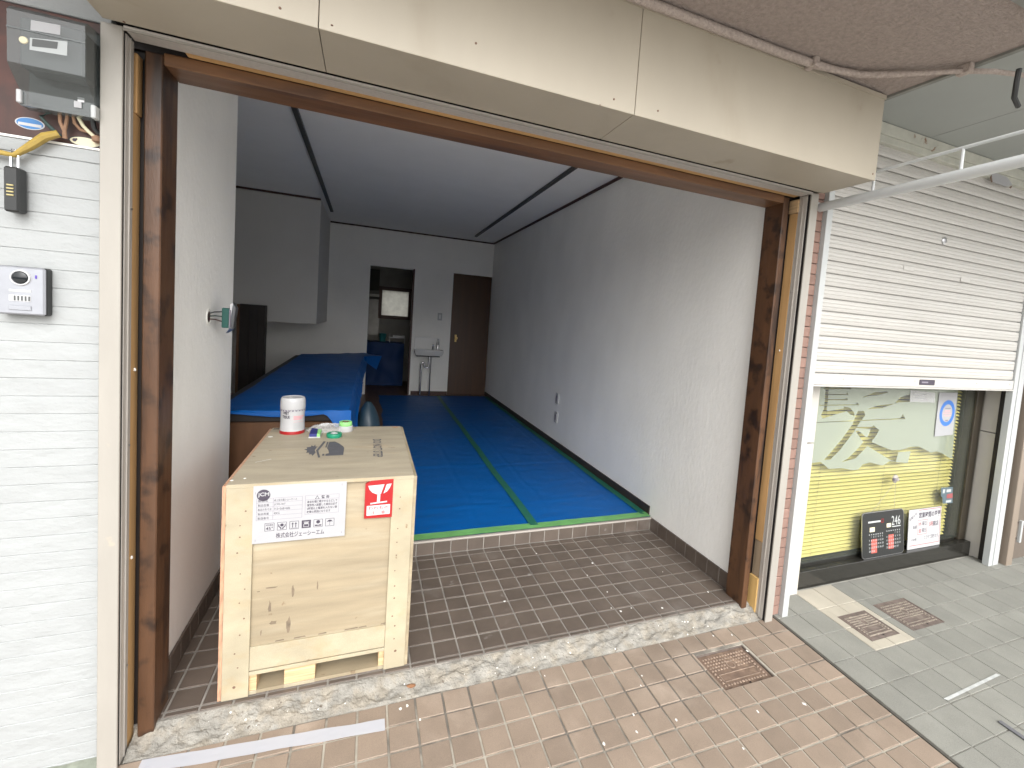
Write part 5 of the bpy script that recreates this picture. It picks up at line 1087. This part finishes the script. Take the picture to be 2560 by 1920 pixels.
q4 = [at(*E1(*q), y=GY-0.0012) for q in ((1770, 1312), (1915, 1305), (1910, 1500), (1790, 1508), (1785, 1425), (1768, 1420))]
part('card', MB().prism(q4, (0, 0.0006, 0)), mat('slate_blue_card', (0.10, 0.14, 0.16), 0.4), t)
q4 = [at(*E1(*q), y=GY-0.0018) for q in ((1840, 1395), (1912, 1380), (1910, 1440), (1838, 1445))]; b = MB(); b.poly(q4); part('red_patch', b, mat('dull_red_print', (0.32, 0.09, 0.09), 0.5), t)
b = MB(); 
for (a, c_) in (((1795, 1335), (1815, 1380)), ((1840, 1335), (1890, 1365)), ((1830, 1470), (1890, 1490))):
    p, q = at(*E1(*a), y=GY-0.0018), at(*E1(*c_), y=GY-0.0018); b.poly([p, (q.x, p.y, p.z), q, (p.x, p.y, q.z)])
part('pale_marks', b, m_rail, t)
t = thing('clear_tape_patch', 'clear tape creased across the top of the shop window', 'tape', (4.1, GY, 1.07))
q4 = [at(*E1(*q), y=GY-0.001) for q in ((1400, 120), (1700, 160), (1690, 275), (1390, 268))]; part('film', MB().prism(q4, (0, 0.0004, 0)), m_bag, t)
b = MB()
for (a, c_) in (((1400, 145), (1590, 185)), ((1465, 218), (1600, 232)), ((1440, 180), (1560, 192))):
    p, q = at(*E1(*a), y=GY-0.0016), at(*E1(*c_), y=GY-0.0016); b.poly([p, q, q+Vector((0, 0, .003)), p+Vector((0, 0, .002))])
part('crease', b, m_white, t)
# ------------------------------------------------------------------ brown door right of the window
t = thing('side_entrance', 'brown metal entrance door with a steel pull handle beyond the display window', 'door', (5.2, 0, zg(0)))
part('frame_post', MB().box(4.7985, 4.87, -0.080, 0.0, zg(-0.08)-0.003, 2.5, 0.003), mat('taupe_door_frame', (0.23, 0.185, 0.145), 0.4, var=0.05, vs=5), t)
part('leaf', MB().box(4.8705, 6.3, -0.035, 0.0, zg(-0.03), 2.5, 0.003), mat('taupe_door_leaf', (0.13, 0.105, 0.085), 0.4, var=0.05, vs=5), t)
part('pull_handle', MB().box(4.945, 4.965, -0.075, -0.055, 0.10, 0.26, 0.003), m_rail, t); 
for zz in (0.12, 0.235): part('handle_stem', MB().box(4.949, 4.961, -0.056, -0.034, zz, zz+0.01), m_steel, t)
part('outer_wall', MB().box(6.3005, 9.0, -0.06, 0.3, -0.1, 2.5), m_wallout, t)
# rubber strip and pale patch on the grey paving
p, q = gnd(2498, 1805), gnd(2570, 1862)
b = MB().box(-0.010, 0.010, -0.16, 0.0, 0, 0.006, 0.002); 
for v in b.v: v.x += p.x+0.0*(v.y); v.y += p.y; v.z += zg(v.y)+0.001
solo('rubber_strip', b, m_rubber, 'short dark rubber strip lying on the grey paving', 'strip')
b = MB(); a, c_ = gnd(2358, 1748), gnd(2490, 1685)
b.add([(a.x, a.y, zg(a.y)+0.0024), (a.x+0.012, a.y-0.012, zg(a.y-.012)+0.0024), (c_.x+0.012, c_.y-0.012, zg(c_.y-.012)+0.0024), (c_.x, c_.y, zg(c_.y)+0.0024)], [(0, 1, 2, 3)])
solo('paint_line', b, mat('worn_road_paint', (0.42, 0.43, 0.42), 0.8, var=0.2, vs=30), 'short pale painted line on the grey paving', 'marking')
